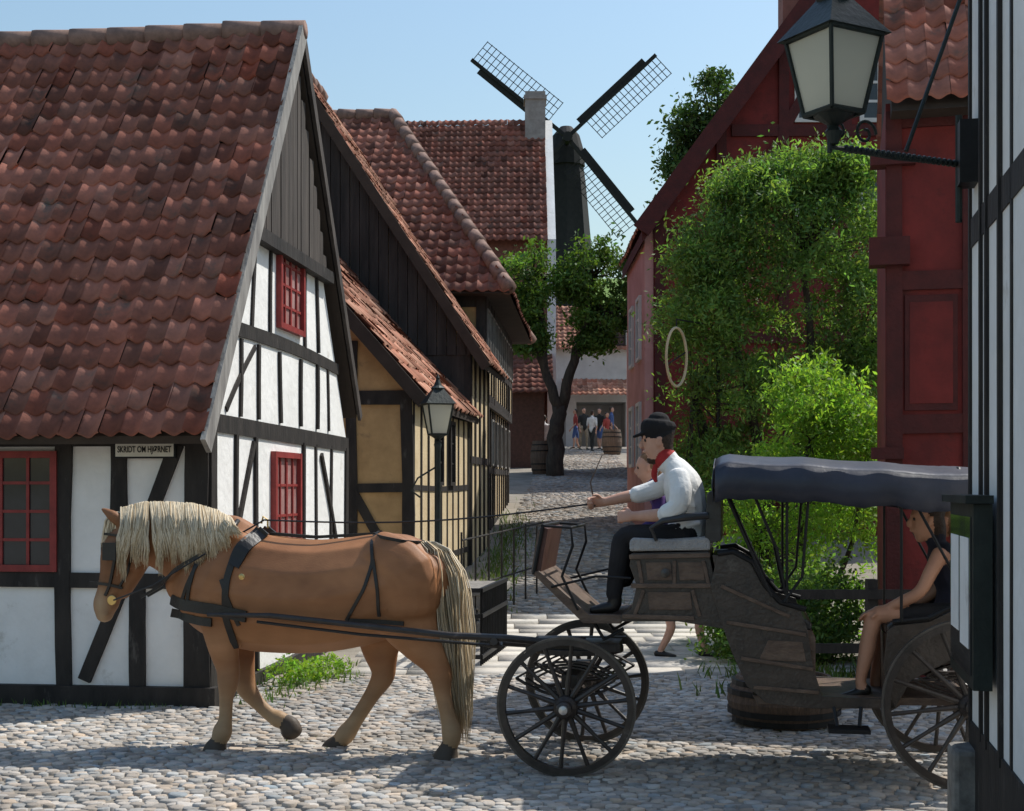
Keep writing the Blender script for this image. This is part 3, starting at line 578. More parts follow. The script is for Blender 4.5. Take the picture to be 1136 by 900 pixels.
sp=[(-2.0,11.6,.15,.5,200,.07),(-1.7,12.6,.15,.5,160,.07),(-.3,19,.15,1.2,500,.1),(-.2,22,.15,1.5,500,.12),(.0,26,.2,2,400,.15),(-.35,14.9,.12,.2,80,.09),(2.7,12.4,.4,.25,500,.13),(2.2,17.8,.5,.3,300,.12),(2.5,11.4,.4,.15,300,.14)]
for x in np.arange(-6,-2.5,.45): sp.append((x,10.66-.11*(x+2.42),.14,.03,26,.06))
grass('grass',sp)
P=[]
for k in range(80): P.append((random.uniform(-6,4),random.uniform(7,10.4),.06,.04,8,.02))
grass('joint_grass',P)
# ------------------------------------------------------------------ frame shared by horse and carriage
CX,CY,TH=.42,8.74,math.radians(9.8); FL=1500.;HC=1.76
cT,sT=math.cos(TH),math.sin(TH)
def T(px,py,ly=0.):
    """image pixel coordinates, back-projected through the camera -> metres in the vehicle's own frame at lateral offset ly"""
    k=(px-568)/FL; lx=(k*(CY+ly*cT)-CX-ly*sT)/(cT+k*sT); Yd=CY-lx*sT+ly*cT
    return V3((lx,ly,HC+(540-py)*Yd/FL))
def vframe(name): return empty(name,(CX,CY,0),-TH)
# ------------------------------------------------------------------ organic figures
def loft(pts,lat,n=14,sub=4):
    A=np.array([[*p[0],p[1],p[2]] for p in pts],dtype=float); k=len(A)
    if k>2:
        out=[]
        for i in range(k-1):
            p0,p1,p2,p3=A[max(i-1,0)],A[i],A[i+1],A[min(i+2,k-1)]
            for q in range(sub):
                t=q/sub; out.append(.5*((2*p1)+(-p0+p2)*t+(2*p0-5*p1+4*p2-p3)*t*t+(-p0+3*p1-3*p2+p3)*t**3))
        out.append(A[-1]); A=np.array(out)
    else: A=np.array([A[0]+(A[1]-A[0])*t for t in np.linspace(0,1,5)])
    A[:,3:]=np.maximum(A[:,3:],.003); k=len(A)
    Tn=np.gradient(A[:,:3],axis=0); Tn/=np.maximum(np.linalg.norm(Tn,axis=1)[:,None],1e-9)
    rows=[]
    def ring(c,t,a,b):
        l=np.array(lat,dtype=float); l=l-t*np.dot(l,t)
        if np.linalg.norm(l)<.2: l=np.array([1,0,0.])-t*t[0]
        l/=np.linalg.norm(l); nn=np.cross(t,l); th=np.linspace(0,2*np.pi,n,endpoint=False)
        return c+np.cos(th)[:,None]*l*a+np.sin(th)[:,None]*nn*b
    for e in (.97,.8,.45): rows.append(ring(A[0,:3]-Tn[0]*e*min(A[0,3],A[0,4])*.8,Tn[0],A[0,3]*math.sqrt(1-e*e),A[0,4]*math.sqrt(1-e*e)))
    for i in range(k): rows.append(ring(A[i,:3],Tn[i],A[i,3],A[i,4]))
    for e in (.45,.8,.97): rows.append(ring(A[-1,:3]+Tn[-1]*e*min(A[-1,3],A[-1,4])*.8,Tn[-1],A[-1,3]*math.sqrt(1-e*e),A[-1,4]*math.sqrt(1-e*e)))
    Vv=np.concatenate(rows); m=len(rows)
    Fq=[(i*n+j,i*n+(j+1)%n,(i+1)*n+(j+1)%n,(i+1)*n+j) for i in range(m-1) for j in range(n)]
    Fq+=[tuple(range(n))[::-1],tuple((m-1)*n+j for j in range(n))]
    return Vv,Fq,A
def figure(name,tubes,voxel,mats,parent,colfn=None,smooth=3):
    vs=[];fs=[];S=[]
    for pts,lat,lab in tubes:
        v,f,A=loft(pts,lat); o=len(vs); vs+=[tuple(p) for p in v]; fs+=[tuple(i+o for i in q) for q in f]
        for r in A: S.append((r[0],r[1],r[2],(r[3]+r[4])/2,lab))
    me=bpy.data.meshes.new('tmp'); me.from_pydata(vs,[],fs); o=bpy.data.objects.new('tmp',me); COLL.objects.link(o)
    r=o.modifiers.new('r','REMESH'); r.mode='VOXEL'; r.voxel_size=voxel
    s=o.modifiers.new('s','SMOOTH'); s.factor=.5; s.iterations=smooth
    dg=bpy.context.evaluated_depsgraph_get(); nm=bpy.data.meshes.new_from_object(o.evaluated_get(dg)); bpy.data.objects.remove(o)
    nm.name=name; ob=bpy.data.objects.new(name,nm); COLL.objects.link(ob); ob.parent=parent
    nm.materials.clear()
    for m in mats: nm.materials.append(m)
    nf=len(nm.polygons); C=np.zeros(nf*3); nm.polygons.foreach_get('center',C); C=C.reshape(-1,3); S=np.array(S); lab=np.zeros(nf,dtype=np.int32)
    for i in range(0,nf,4000):
        c=C[i:i+4000]; d=np.linalg.norm(c[:,None,:]-S[None,:,:3],axis=2)-S[None,:,3]; lab[i:i+4000]=S[np.argmin(d,1),4].astype(int)
    nm.polygons.foreach_set('material_index',lab); nm.polygons.foreach_set('use_smooth',np.ones(nf,dtype=bool))
    if colfn:
        nv=len(nm.vertices); P=np.zeros(nv*3); nm.vertices.foreach_get('co',P); P=P.reshape(-1,3); c=np.ones((nv,4),dtype=np.float32); c[:,:3]=colfn(P)
        a=nm.color_attributes.new('Col','FLOAT_COLOR','POINT'); a.data.foreach_set('color',c.ravel())
    nm.update(); return ob
def headtubes(c,f,skin=0,hair=3,hat=None,long=False,s=1.,beard=False):
    c=V3(c); f=V3(f).normalized(); sd=Z.cross(f).normalized(); u=f.cross(sd).normalized()
    def p(a,b,l=0): return c+f*a*s+u*b*s+sd*l*s
    t=[([(p(.042,-.112),.024*s,.028*s),(p(.03,-.085),.046*s,.058*s),(p(.014,-.04),.062*s,.08*s),(p(0,0),.072*s,.092*s),(p(-.004,.04),.075*s,.096*s),(p(-.01,.08),.062*s,.08*s),(p(-.012,.1),.04*s,.05*s)],sd,skin),
     ([(p(.088,.02),.009*s,.01*s),(p(.108,-.012),.012*s,.014*s),(p(.105,-.028),.017*s,.014*s)],sd,skin),
     ([(p(.086,-.058,-.018),.008*s,.008*s),(p(.094,-.058,0),.01*s,.009*s),(p(.086,-.058,.018),.008*s,.008*s)],u,skin),
     ([(p(.08,.034,-.035),.009*s,.008*s),(p(.09,.034,0),.009*s,.009*s),(p(.08,.034,.035),.009*s,.008*s)],u,skin)]
    for l in (-1,1): t.append(([(p(-.005,-.025,.078*l),.009*s,.014*s),(p(-.01,.02,.086*l),.009*s,.02*s)],sd,skin))
    t.append(([(p(-.055,-.05),.058*s,.04*s),(p(-.036,.0),.078*s,.072*s),(p(-.022,.045),.083*s,.094*s),(p(-.014,.09),.068*s,.086*s),(p(-.012,.112),.04*s,.05*s)],sd,hair))
    if long: t.append(([(p(-.05,.04),.07*s,.05*s),(p(-.07,-.06),.075*s,.045*s),(p(-.075,-.16),.06*s,.03*s)],sd,hair))
    if beard: t.append(([(p(.058,-.116),.024*s,.026*s),(p(.03,-.098),.048*s,.045*s),(p(-.002,-.065),.064*s,.034*s)],sd,hair))
    if hat is not None:
        t.append(([(p(-.012,.05),.084*s,.102*s),(p(-.008,.085),.094*s,.116*s),(p(-.012,.125),.084*s,.102*s),(p(-.014,.138),.06*s,.07*s)],sd,hat))
        t.append(([(p(.08,.06),.06*s,.011*s),(p(.15,.04),.045*s,.010*s)],sd,hat))
    eyes=[p(.077,.012,l) for l in (-.03,.03)]
    return t,eyes
def handtubes(w,d,n,curl,lab,side=1,s=1.):
    """w wrist, d forward, n palm-facing normal"""
    w,d,n=V3(w),V3(d).normalized(),V3(n).normalized(); l=d.cross(n).normalized()*side
    t=[([(w-d*.02*s,.027*s,.02*s),(w+d*.03*s,.036*s,.018*s),(w+d*.085*s,.04*s,.014*s)],l,lab)]
    for i,(o,L) in enumerate(((-.03,.07),(-.01,.08),(.011,.075),(.031,.058))):
        p=w+d*.085*s+l*o*s; a=0; pts=[(p-d*.02*s,.0095*s,.0095*s)]
        for k,fr in enumerate((.42,.32,.26)):
            a+=curl*(.8+.1*k)+.05*i; dd=d*math.cos(a)+n*math.sin(a); p=p+dd*L*fr*s; pts.append((p,(.0092-.0008*k)*s,(.0092-.0008*k)*s))
        t.append((pts,l,lab))
    p=w+d*.03*s-l*.03*s; q=p+(d*.6-l*.7+n*.4).normalized()*.035*s; r=q+(d*.85-l*.1+n*.6).normalized()*.03*s
    t.append(([(p,.012*s,.012*s),(q,.0105*s,.0105*s),(r,.009*s,.009*s)],l,lab)); return t
m_skin=M('skin',(.55,.32,.23),(.48,.26,.18),scale=9,rough=.55,bump=.05,spec=.35)
m_skin2=M('tanned_skin',(.48,.25,.16),(.42,.21,.13),scale=9,rough=.5,bump=.05,spec=.35)
m_shirt=M('white_linen',(.78,.78,.76),(.66,.66,.64),scale=5,rough=.9,bump=.9,bscale=9)
m_trous=M('dark_trousers',(.025,.024,.026),(.015,.014,.016),rough=.9,bump=.5,bscale=10)
m_hairb=M('dark_brown_hair',(.05,.03,.02),(.025,.015,.01),scale=40,rough=.6,bump=.5,bscale=90)
m_boot=M('black_leather_boot',(.02,.018,.016),rough=.4)
m_kerch=M('red_kerchief',(.40,.03,.03),(.28,.02,.02),scale=30,rough=.8)
m_cap=M('black_wool_cap',(.018,.017,.018),rough=.95,bump=.3)
m_eye=M('dark_eye',(.01,.008,.006),rough=.1,bump=0,spec=.6)
def eyesobj(eyes,r,parent):
    mb=MB()
    for c in eyes: mb.lathe(c,[(r*.1,-r),(r*.7,-r*.7),(r,0),(r*.7,r*.7),(r*.1,r)],Z,0,10)
    mb.obj('eyes',[m_eye],parent,smooth=True)
# ------------------------------------------------------------------ HORSE
q=.0059
hz=vframe('horse')
def hp(px,py,ly,a,b): return (T(px,py,ly),a*q,b*q)
tb=[]
tb.append(([hp(200,645,0,20,24),hp(218,648,0,36,46),hp(245,652,0,43,60),(T(280,656),48*q,68*q),hp(315,660,0,52,67),hp(355,661,0,54,65),hp(395,656,0,53,63),hp(430,648,0,50,59),hp(458,643,0,46,51),hp(478,642,0,35,35)],Y_,0))
tb.append(([hp(285,632,0,30,46),hp(250,624,0,29,56),hp(218,611,0,26,48),hp(188,600,0,22,39),hp(162,594,0,18,31),hp(144,590,0,15,24)],Y_,0))
tb.append(([hp(147,590,0,15,18),hp(140,606,0,17,27),hp(134,624,0,16,26),hp(128,641,0,13,20),hp(122,657,0,11,16),hp(117,672,0,12,15),hp(116,683,0,10,10)],Y_,0))
tb.append(([hp(157,618,0,11,13),hp(147,638,0,10,11),hp(137,658,0,8,8)],Y_,0))
for l in (-1,1):
    tb.append(([hp(135,580,l*.05,5,7),hp(126,573,l*.062,6,7),hp(114,565,l*.07,2.5,2.5)],Y_,0))
    tb.append(([hp(126,606,l*.078,4,5),hp(122,612,l*.08,3.5,5)],Y_,0))
    tb.append(([hp(113,674,l*.05,3.5,4),hp(118,682,l*.045,4,4)],Y_,0))
    tb.append(([hp(150,610,l*.065,6,13),hp(144,628,l*.065,6,11)],Y_,0))
    tb.append(([hp(275,608,l*.11,17,26),hp(250,638,l*.16,17,31),hp(236,670,l*.16,15,25),hp(246,698,l*.14,13,20)],Y_,0))
    tb.append(([hp(262,672,l*.17,13,20),hp(256,694,l*.155,12,17)],Y_,0))
    tb.append(([hp(418,618,l*.13,22,32),hp(446,640,l*.18,20,38),hp(452,675,l*.17,18,34)],Y_,0))
    tb.append(([hp(415,655,l*.20,13,22),hp(425,690,l*.16,13,20)],Y_,0))
n_=-.14; f_=.14
tb.append(([hp(245,690,n_,15,25),hp(248,718,n_,12.5,18.5),hp(253,742,n_,10,14),hp(253,757,n_,10,12.5),hp(251,775,n_,7,8.5),hp(250,798,n_,7,8),hp(247,811,n_,9.5,11.5),hp(243,822,n_,8.5,9.5)],Y_,1))
tb.append(([hp(243,822,n_,8,9),hp(240,829,n_,11,13),hp(238,837,n_,13,15)],Y_,2))
tb.append(([hp(262,690,f_,15,24),hp(266,718,f_,12.5,18.5),hp(270,748,f_,10,14),hp(274,764,f_,10,12.5),hp(286,780,f_,7,8.5),hp(300,793,f_,7,8.5),hp(309,798,f_,9,10.5),hp(316,800,f_,8,9)],Y_,1))
tb.append(([hp(316,800,f_,8,9),hp(321,805,f_,10,12),hp(324,812,f_,11,13)],Y_,2))
tb.append(([hp(448,655,n_,20,45),hp(452,685,n_,17,37),hp(466,712,n_,13,25),hp(482,735,n_,10,16),hp(489,750,n_,9.5,13.5),hp(491,768,n_,8,9.5),hp(497,795,n_,7.5,9),hp(501,812,n_,9.5,11.5),hp(500,825,n_,8.5,9.5)],Y_,1))
tb.append(([hp(499,826,n_,8,9),hp(496,836,n_,11,13),hp(494,844,n_,13,16)],Y_,2))
tb.append(([hp(432,660,f_,20,43),hp(424,690,f_,17,35),hp(422,718,f_,12,24),hp(425,740,f_,10,16),hp(424,752,f_,9.5,13.5),hp(412,772,f_,8,9.5),hp(394,800,f_,7.5,9),hp(384,814,f_,9.5,11.5),hp(377,822,f_,8.5,9.5)],Y_,1))
tb.append(([hp(377,822,f_,8,9),hp(371,829,f_,11,13),hp(367,838,f_,12,16)],Y_,2))
m_coat=M('chestnut_coat',(.37,.165,.070),(.26,.108,.043),scale=3.2,rough=.55,bump=.10,bscale=170,attr=True,spec=.34,stretch=(.35,1,1))
m_hoof=M('hoof_horn',(.09,.07,.055),(.05,.04,.03),rough=.6)
def coatcol(P):
    z=P[:,2]; x=P[:,0]; lo=np.clip((.60-z)/.38,0,1)[:,None]
    base=np.ones((len(P),3)); pale=np.array([1.2,1.8,2.4]); c=base*(1-lo)+base*pale*lo
    hx=T(116,675).x; mz=np.clip(1-np.abs(x-hx)/.12,0,1)*np.clip((1.12-z)/.15,0,1); c=c*(1-mz[:,None])+np.array([1.25,1.9,2.6])*mz[:,None]
    fl=np.clip((.9-z)/.2,0,1)*np.clip((z-.6)/.1,0,1); c=c*(1+.3*fl[:,None]*np.array([1,1.4,1.8]))
    hd=np.clip((T(160,600).x-x)/.15,0,1)*(1-mz); c=c*(1-.28*hd[:,None])
    n=np.sin(x*9+np.sin(z*7)*2)*np.sin(z*11+1)+.6*np.sin(x*23+z*17)*np.sin(z*29-x*11)
    dap=np.sin(x*38+np.sin(z*21)*2)*np.sin(z*41+np.sin(x*17)*2)*np.clip((z-.9)/.2,0,1)
    return c*(.97+.08*n[:,None]+.05*dap[:,None])
horse=figure('body',tb,.012,[m_coat,m_coat,m_hoof],hz,coatcol,5)
hb=BVHTree.FromPolygons([v.co.copy() for v in horse.data.vertices],[tuple(p.vertices) for p in horse.data.polygons])
eyesobj([T(126,609,-.086),T(126,609,.086)],.017,hz)
mb=MB()
for l in (-1,1): mb.lathe(T(109,673,l*.056),[(.004,-.004),(.012,0),(.004,.004)],V3((-.5,l,0)),0,8)
mb.obj('nostrils',[m_eye],hz)
m_mane=M('flaxen_hair',(.76,.66,.49),(.60,.49,.33),scale=10,rough=.6,bump=.2,stretch=(3,3,.6),spec=.35)
m_mane2=M('dark_flaxen_hair',(.54,.42,.26),(.42,.31,.18),scale=10,rough=.6)  # darker flaxen tone for randomly picked mane and tail strands
mb=MB()
crest=[(138,566),(160,560),(188,560),(215,562),(240,569),(262,580)]
cx=[c[0] for c in crest]
for i in range(2300):
    px=random.uniform(134,256); py=np.interp(px,cx,[c[1] for c in crest])+random.uniform(-1,3)
    lockf=math.sin(px*.42)*.5+math.sin(px*.19+1)*.5
    L=(60+12*lockf+random.uniform(-14,8))*(1 if px<222 else max(.3,1-(px-222)/46)); dx=4*math.sin(px*.42+.6)+random.uniform(-3,3)+(-4 if px<165 else 7)
    a=np.interp(px,[140,188,250],[.11,.15,.20]); side=-1 if random.random()<.88 else 1
    lift=random.uniform(0,.022); wv=1.5*math.sin(px*.42+1); wv2=1.5*math.sin(px*.31)
    pts=[T(px,py,0),T(px+dx*.1,py-2-lift*40,side*a*.35),T(px+dx*.35+wv*.6,py+L*.3,side*(a*.92+lift)),T(px+dx*.6-wv+wv2,py+L*.55,side*(a+.02+lift)),T(px+dx*.85+wv*.5+wv2,py+L*.78,side*(a+.02+lift)),T(px+dx+random.uniform(-1.5,1.5),py+L,side*(a+.02+lift+random.uniform(-.01,.015)))]
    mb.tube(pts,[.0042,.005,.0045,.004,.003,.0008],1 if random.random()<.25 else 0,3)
for i in range(130):
    px=random.uniform(124,140); pts=[T(px,568,random.uniform(-.04,.04)),T(px-8,578,random.uniform(-.06,.06)),T(px-10+random.uniform(-4,4),602+random.uniform(0,14),random.uniform(-.08,.05))]
    mb.tube(pts,[.0045,.0045,.001],0,3)
mb.obj('mane',[m_mane,m_mane2],hz,smooth=True)
mb=MB()
for i in range(1400):
    u=random.gauss(0,1); w=random.gauss(0,1); L=random.uniform(.76,1.04); ph=round(u*2.0)*1.3
    def tp(px,py,s): return T(px+u*s+1.6*math.sin(py*.035+ph),600+(py-600)*L,w*s*q*.9)
    pts=[tp(472,601,3),tp(484,612,5.5),tp(490,640,9),tp(492,665,10),tp(493,690,10),tp(495,715,10),tp(497,740,9.5),tp(503,785,7.5),tp(510,818,4)]
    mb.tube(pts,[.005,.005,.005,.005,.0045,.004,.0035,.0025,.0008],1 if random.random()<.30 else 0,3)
mb.obj('tail',[m_mane,m_mane2],hz,smooth=True)
m_leather=M('black_harness_leather',(.02,.017,.015),(.01,.009,.008),rough=.45,bump=.2,spec=.45)
m_brass=M('brass',(.7,.5,.2),rough=.3,metal=1,bump=0)
m_pad=M('harness_pad',(.5,.52,.56),(.3,.32,.36),rough=.8,bump=.4)
mb=MB()
def surf(px,py,side,dflt):
    p=T(px,py,0); o=V3((p.x,side*1.0,p.z)); h=hb.ray_cast(o,V3((0,-side,0)))
    if h[0] is not None and h[0].y*side>-.02: return V3((h[0].x,h[0].y+side*.008,h[0].z))
    return V3((p.x,side*dflt,p.z))
def strap(pts,w,mi=0,dflt=.02,sides=(-1,1),th=.007,lift=0):
    Q=[]
    for i in range(len(pts)-1):
        a,b=pts[i],pts[i+1]; n=max(2,int(math.hypot(b[0]-a[0],b[1]-a[1])/4))
        for k in range(n): Q.append((a[0]+(b[0]-a[0])*k/n,a[1]+(b[1]-a[1])*k/n))
    Q.append(pts[-1])
    for s in sides:
        P=[surf(x,y,s,dflt)+V3((0,s*lift,0)) for x,y in Q]
        for _ in range(2): P=[P[0]]+[(P[i-1]+P[i]*2+P[i+1])/4 for i in range(1,len(P)-1)]+[P[-1]]
        vs=[]
        for i,p in enumerate(P):
            t=(P[min(i+1,len(P)-1)]-P[max(i-1,0)]).normalized(); nrm=V3((0,s,0)); nrm=(nrm-t*nrm.dot(t)).normalized(); sd=t.cross(nrm)
            vs+=[p-sd*w/2-nrm*th,p+sd*w/2-nrm*th,p+sd*w/2+nrm*th,p-sd*w/2+nrm*th]
        k=len(P); mb.add(vs,[(0,1,2,3),((k-1)*4+3,(k-1)*4+2,(k-1)*4+1,(k-1)*4)]+[(i*4+j,i*4+(j+1)%4,i*4+4+(j+1)%4,i*4+4+j) for i in range(k-1) for j in range(4)],mi)
strap([(292,586),(276,608),(268,640),(266,680),(272,716)],.045,dflt=.08); strap([(298,588),(284,606),(275,626)],.075,dflt=.08,th=.013); strap([(262,640),(280,690)],.025)
strap([(196,664),(215,668),(250,672),(290,680)],.075,dflt=.12,th=.016); strap([(198,678),(222,684),(250,687)],.055,dflt=.12,th=.013)
strap([(236,600),(228,636),(222,665)],.022); strap([(250,600),(232,616),(205,630),(190,645),(160,662)],.018,lift=.035)
strap([(254,594),(232,624),(216,662)],.022)
strap([(300,592),(350,596),(420,592),(470,602)],.020,dflt=.02); strap([(421,590),(426,620),(418,650),(398,684)],.020); strap([(426,618),(432,650),(432,680)],.020)
strap([(400,684),(432,686),(458,688)],.028)
strap([(142,578),(138,600),(134,624),(127,650),(122,660)],.018,dflt=.07); strap([(121,592),(140,594),(158,602)],.016,dflt=.07); strap([(104,646),(128,648),(140,652)],.018,dflt=.06); strap([(158,600),(150,630),(136,652)],.014)
mb.obj('harness_straps',[m_leather,m_brass],hz)
mb=MB()
for s in (-1,1):
    mb.obox(T(121,612,s*.12),V3((.055,s*.012,0)),V3((0,.004,0)),V3((0,0,.06)),0)
    mb.lathe(T(124,666,s*.078),[(.03,-.004),(.035,0),(.03,.004),(.022,0)],Y_,1,16)
    mb.lathe(T(268,640,s*.315),[(.01,-.006),(.022,0),(.01,.006)],Y_,1,12)
mb.tube([T(124,666,-.078),T(124,666,.078)],.008,1,6)
for l in (-.05,.05): mb.tube([T(297,586,l),T(297,577,l),T(292,573,l),T(290,581,l)],.007,1,6)
mb.obj('blinkers_and_bit',[m_leather,m_brass],hz,bevel=.004)
mb=MB()
for s in (-1,1):
    mb.tube([T(250,572,s*.04),T(247,580,s*.13),T(244,596,s*.205)],[.018,.03,.018],0,8)
    mb.tube([T(264,578,s*.05),T(256,588,s*.15)],[.018,.02],1,8)
mb.obj('collar_pad',[m_pad,m_leather],hz,smooth=True)
mb=MB()
for s,hx in ((-1,-.02),(1,.03)):
    a=T(126,666,s*.095); b=T(215,622,s*.25); b2=T(293,577,s*.06); c=T(656,559,.0+hx)
    pts=[a,a.lerp(b,.5)-Z*.03,b,b.lerp(b2,.6),b2]
    for i in range(1,13): t=i/12; p=b2.lerp(c,t); p.z-=.06*math.sin(math.pi*t); pts.append(p)
    mb.tube(pts,.006,0,5)
mb.obj('reins',[m_leather],hz)
# ------------------------------------------------------------------ CARRIAGE
cg=vframe('horse_drawn_carriage')
m_cwood=M('carriage_dark_wood',(.062,.045,.035),(.028,.021,.017),scale=7,rough=.38,bump=.25,bscale=40,dirt=((.14,.12,.10),6,.60),spec=.55)
m_cbrown=M('worn_brown_wood',(.16,.11,.08),(.08,.053,.04),scale=9,rough=.5,bump=.3,stretch=(1,1,2),dirt=((.05,.04,.03),7,.6))
m_canvas=M('navy_canvas',(.034,.039,.060),(.020,.023,.036),scale=4,rough=.45,bump=.5,bscale=5,spec=.5)
m_cush=M('grey_sheepskin',(.42,.41,.40),(.28,.27,.27),rough=.95,bump=.8,bscale=60)
m_lth=M('black_upholstery',(.035,.033,.033),(.018,.017,.017),rough=.35,bump=.4,bscale=12,spec=.5)
m_tyre=M('worn_iron_tyre',(.13,.12,.11),(.06,.055,.05),rough=.45,metal=.5)
m_wheelw=M('wheel_dark_wood',(.045,.035,.03),(.02,.016,.014),scale=8,rough=.42,bump=.2,dirt=((.12,.10,.085),8,.60),spec=.45)
def wheel(name,c,r,ns,s):
    mb=MB(); c=V3(c); n=64
    def ringbox(ro,ri,w,mi):
        vs=[]
        for j in range(n):
            a=2*math.pi*j/n; d=V3((math.cos(a),0,math.sin(a)))
            vs+=[c+d*ri-Y_*w/2,c+d*ro-Y_*w/2,c+d*ro+Y_*w/2,c+d*ri+Y_*w/2]
        mb.add(vs,[(j*4+k,j*4+(k+1)%4,((j+1)%n)*4+(k+1)%4,((j+1)%n)*4+k) for j in range(n) for k in range(4)],mi)
    ringbox(r,r-.014,.04,1); ringbox(r-.0145,r-.052,.045,0)
    for j in range(ns):
        a=2*math.pi*(j+.3)/ns; d=V3((math.cos(a),0,math.sin(a))); mb.tube([c+d*.05,c+d*.1,c+d*(r*.6),c+d*(r-.045)],[.019,.018,.012,.014],0,8)
    mb.lathe(c,[(.03,-.13),(.045,-.12),(.05,-.08),(.07,-.05),(.075,0),(.07,.05),(.055,.1),(.04,.12)],Y_,0,20)
    mb.lathe(c+Y_*s*.125,[(.004,-.025),(.026,-.02),(.03,.0),(.026,.02),(.004,.025)],Y_,2,16)
    return mb.obj(name,[m_wheelw,m_tyre,M('hub_cap',(.55,.55,.55),rough=.35,metal=.8)],cg)
W1=T(628,785,-.55); ht=.55; fx=W1.x
r1=.425; r2=.50; rx=T(1077,785,-.58).x
for s in (-1,1):
    wheel('front_wheel_'+('1' if s<0 else '2'),(fx,s*ht,r1),r1,14,s); wheel('rear_wheel_'+('1' if s<0 else '2'),(rx,s*.58,r2),r2,14,s)
mb=MB()
mb.tube([(fx,-.5,r1),(fx,.5,r1)],.028,0,10); mb.tube([(rx,-.55,r2),(rx,.55,r2)],.03,0,10)
for s in (-1,1):
    for (x,zc) in ((fx,r1),(rx,r2)):
        y=s*.36
        for sg in (0,1):
            for k in range(3):
                pts=[]
                for i in range(9):
                    t=i/8*2-1; zz=(1-t*t)*(.11-.018*k); pts.append(V3((x+t*(.34-.06*k),y,zc+.14+(zz if sg else -zz))))
                for i in range(8): mb.beam(pts[i],pts[i+1],.045,.012,(pts[i+1]-pts[i]).cross(Y_),0)
    mb.beam((fx-.3,s*.22,.74),(fx+.3,s*.22,.75),.05,.05,Z)
mb.lathe((fx,0,.70),[(.3,0),(.3,.035),(.24,.036),(.24,0)],Z,0,28)
mb.obox((fx,0,r1+.13),(.05,0,0),(0,.4,0),(0,0,.04)); mb.obox((rx,0,r2+.28),(.05,0,0),(0,.4,0),(0,0,.04)); mb.obox((fx,0,.745),(.28,0,0),(0,.25,0),(0,0,.02))
for s in (-1,1):
    y=s*.36
    P=[T(230,682,y),T(300,683,y),T(400,694,y),T(500,705,y),T(560,708,y*.95),T(600,712,y*.8),T(650,712,y*.7)]
    mb.tube(P,[.014,.018,.02,.022,.024,.026,.028],0,8)
    P2=[T(285,690,y*.93),T(400,704,y*.93),T(545,716,y*.7)]; mb.tube(P2,[.011]*3,1,6)
mb.tube([T(548,712,-.38),T(548,712,.38)],.026,0,8); mb.tube([T(552,712,0),T(620,716,0)],.028,0,8)
mb.tube([T(540,716,-.3),T(556,718,-.3),T(556,712,-.1)],.014,0,6)
mb.obj('undercarriage_and_shafts',[m_wheelw,m_leather],cg,bevel=.004)
def SP(p,d): t=T(p[0],p[1],-.42); return V3((t.x,d,t.z))
mb=MB(); BW=.40
boxp=[(700,614),(786,612),(792,640),(806,672),(812,700),(790,696),(752,690),(688,690),(688,683),(700,676),(706,650),(698,628)]
mb.prism(boxp,SP,-BW,BW,0)
for a,b in (((698,618),(788,616)),((700,650),(794,650)),((690,684),(770,686))):
    for s in (-1,1): mb.beam(SP(a,s*(BW+.004)),SP(b,s*(BW+.004)),.028,.03,Y_,1)
for a,b in (((708,622),(712,648)),((748,622),(748,648)),((780,622),(786,648)),((714,655),(704,682)),((768,655),(776,684))):
    for s in (-1,1): mb.beam(SP(a,s*(BW+.003)),SP(b,s*(BW+.003)),.022,.022,Y_,1)
for s in (-1,1):
    mb.lathe(SP((738,636),s*(BW+.02)),[(.004,-.01),(.03,0),(.004,.01)],Y_,2,12)
    for a,b in (((716,624),(744,624)),((752,624),(780,624)),((718,657),(766,657))): mb.prism([a,b,(b[0]+2,b[1]+20),(a[0]+2,a[1]+20)],lambda p,d:SP(p,d),s*(BW+.001),s*(BW+.008),1)
mb.obj('driver_box',[m_cwood,m_cbrown,m_tyre],cg,bevel=.006)
mb=MB(); mb.prism([(698,600),(702,597),(740,598.5),(784,596),(788,600),(788,611),(698,612)],SP,-.41,.41,0); mb.obj('driver_cushion',[m_cush],cg,bevel=.02)
mb=MB()
mb.prism([(782,604),(800,600),(800,548),(792,543),(784,548)],SP,-.4,.4,0)
for s in (-1,1):
    mb.tube([SP((786,572),s*.4),SP((760,574),s*.42),SP((735,578),s*.42),SP((722,586),s*.42),SP((728,600),s*.41)],[.022,.025,.02,.014,.012],0,8)
mb.obj('driver_backrest',[m_lth],cg,bevel=.02)
mb=MB()
mb.prism([(688,683),(652,683),(596,634),(588,636),(646,693),(688,693)],SP,-.36,.36,0)
mb.prism([(590,640),(597,638),(606,587),(598,585)],SP,-.34,.34,1)
for i in range(8):
    y=-.31+i*.0886; mb.beam(SP((588,636),y),SP((596,588),y),.018,.02,V3((1,0,.1)),0)
for s in (-1,1):
    mb.tube([SP((590,638),s*.35),SP((600,586),s*.35)],.014,2,6); mb.tube([SP((602,584),s*.35),SP((632,586),s*.36),SP((634,606),s*.36),SP((622,640),s*.36),SP((640,678),s*.36)],.010,2,6)
    mb.tube([SP((655,690),s*.3),SP((668,712),s*.3),SP((690,700),s*.3)],.014,2,6)
    mb.tube([SP((610,652),s*.37),SP((660,640),s*.37),SP((700,642),s*.39)],.009,2,6)
mb.tube([SP((632,586),-.36),SP((632,586),.36)],.010,2,6); mb.tube([SP((600,584),-.35),SP((600,584),.35)],.014,2,6)
mb.obj('footboard_and_dash',[m_cbrown,M('dash_leather',(.12,.055,.045),(.06,.03,.025),rough=.5),m_iron],cg,bevel=.005)
mb=MB()
sidep=[(796,616),(812,614),(832,624),(846,650),(862,668),(888,676),(896,700),(902,740),(912,772),(990,776),(994,786),(900,786),(850,780),(828,760),(812,724),(800,690),(788,650)]
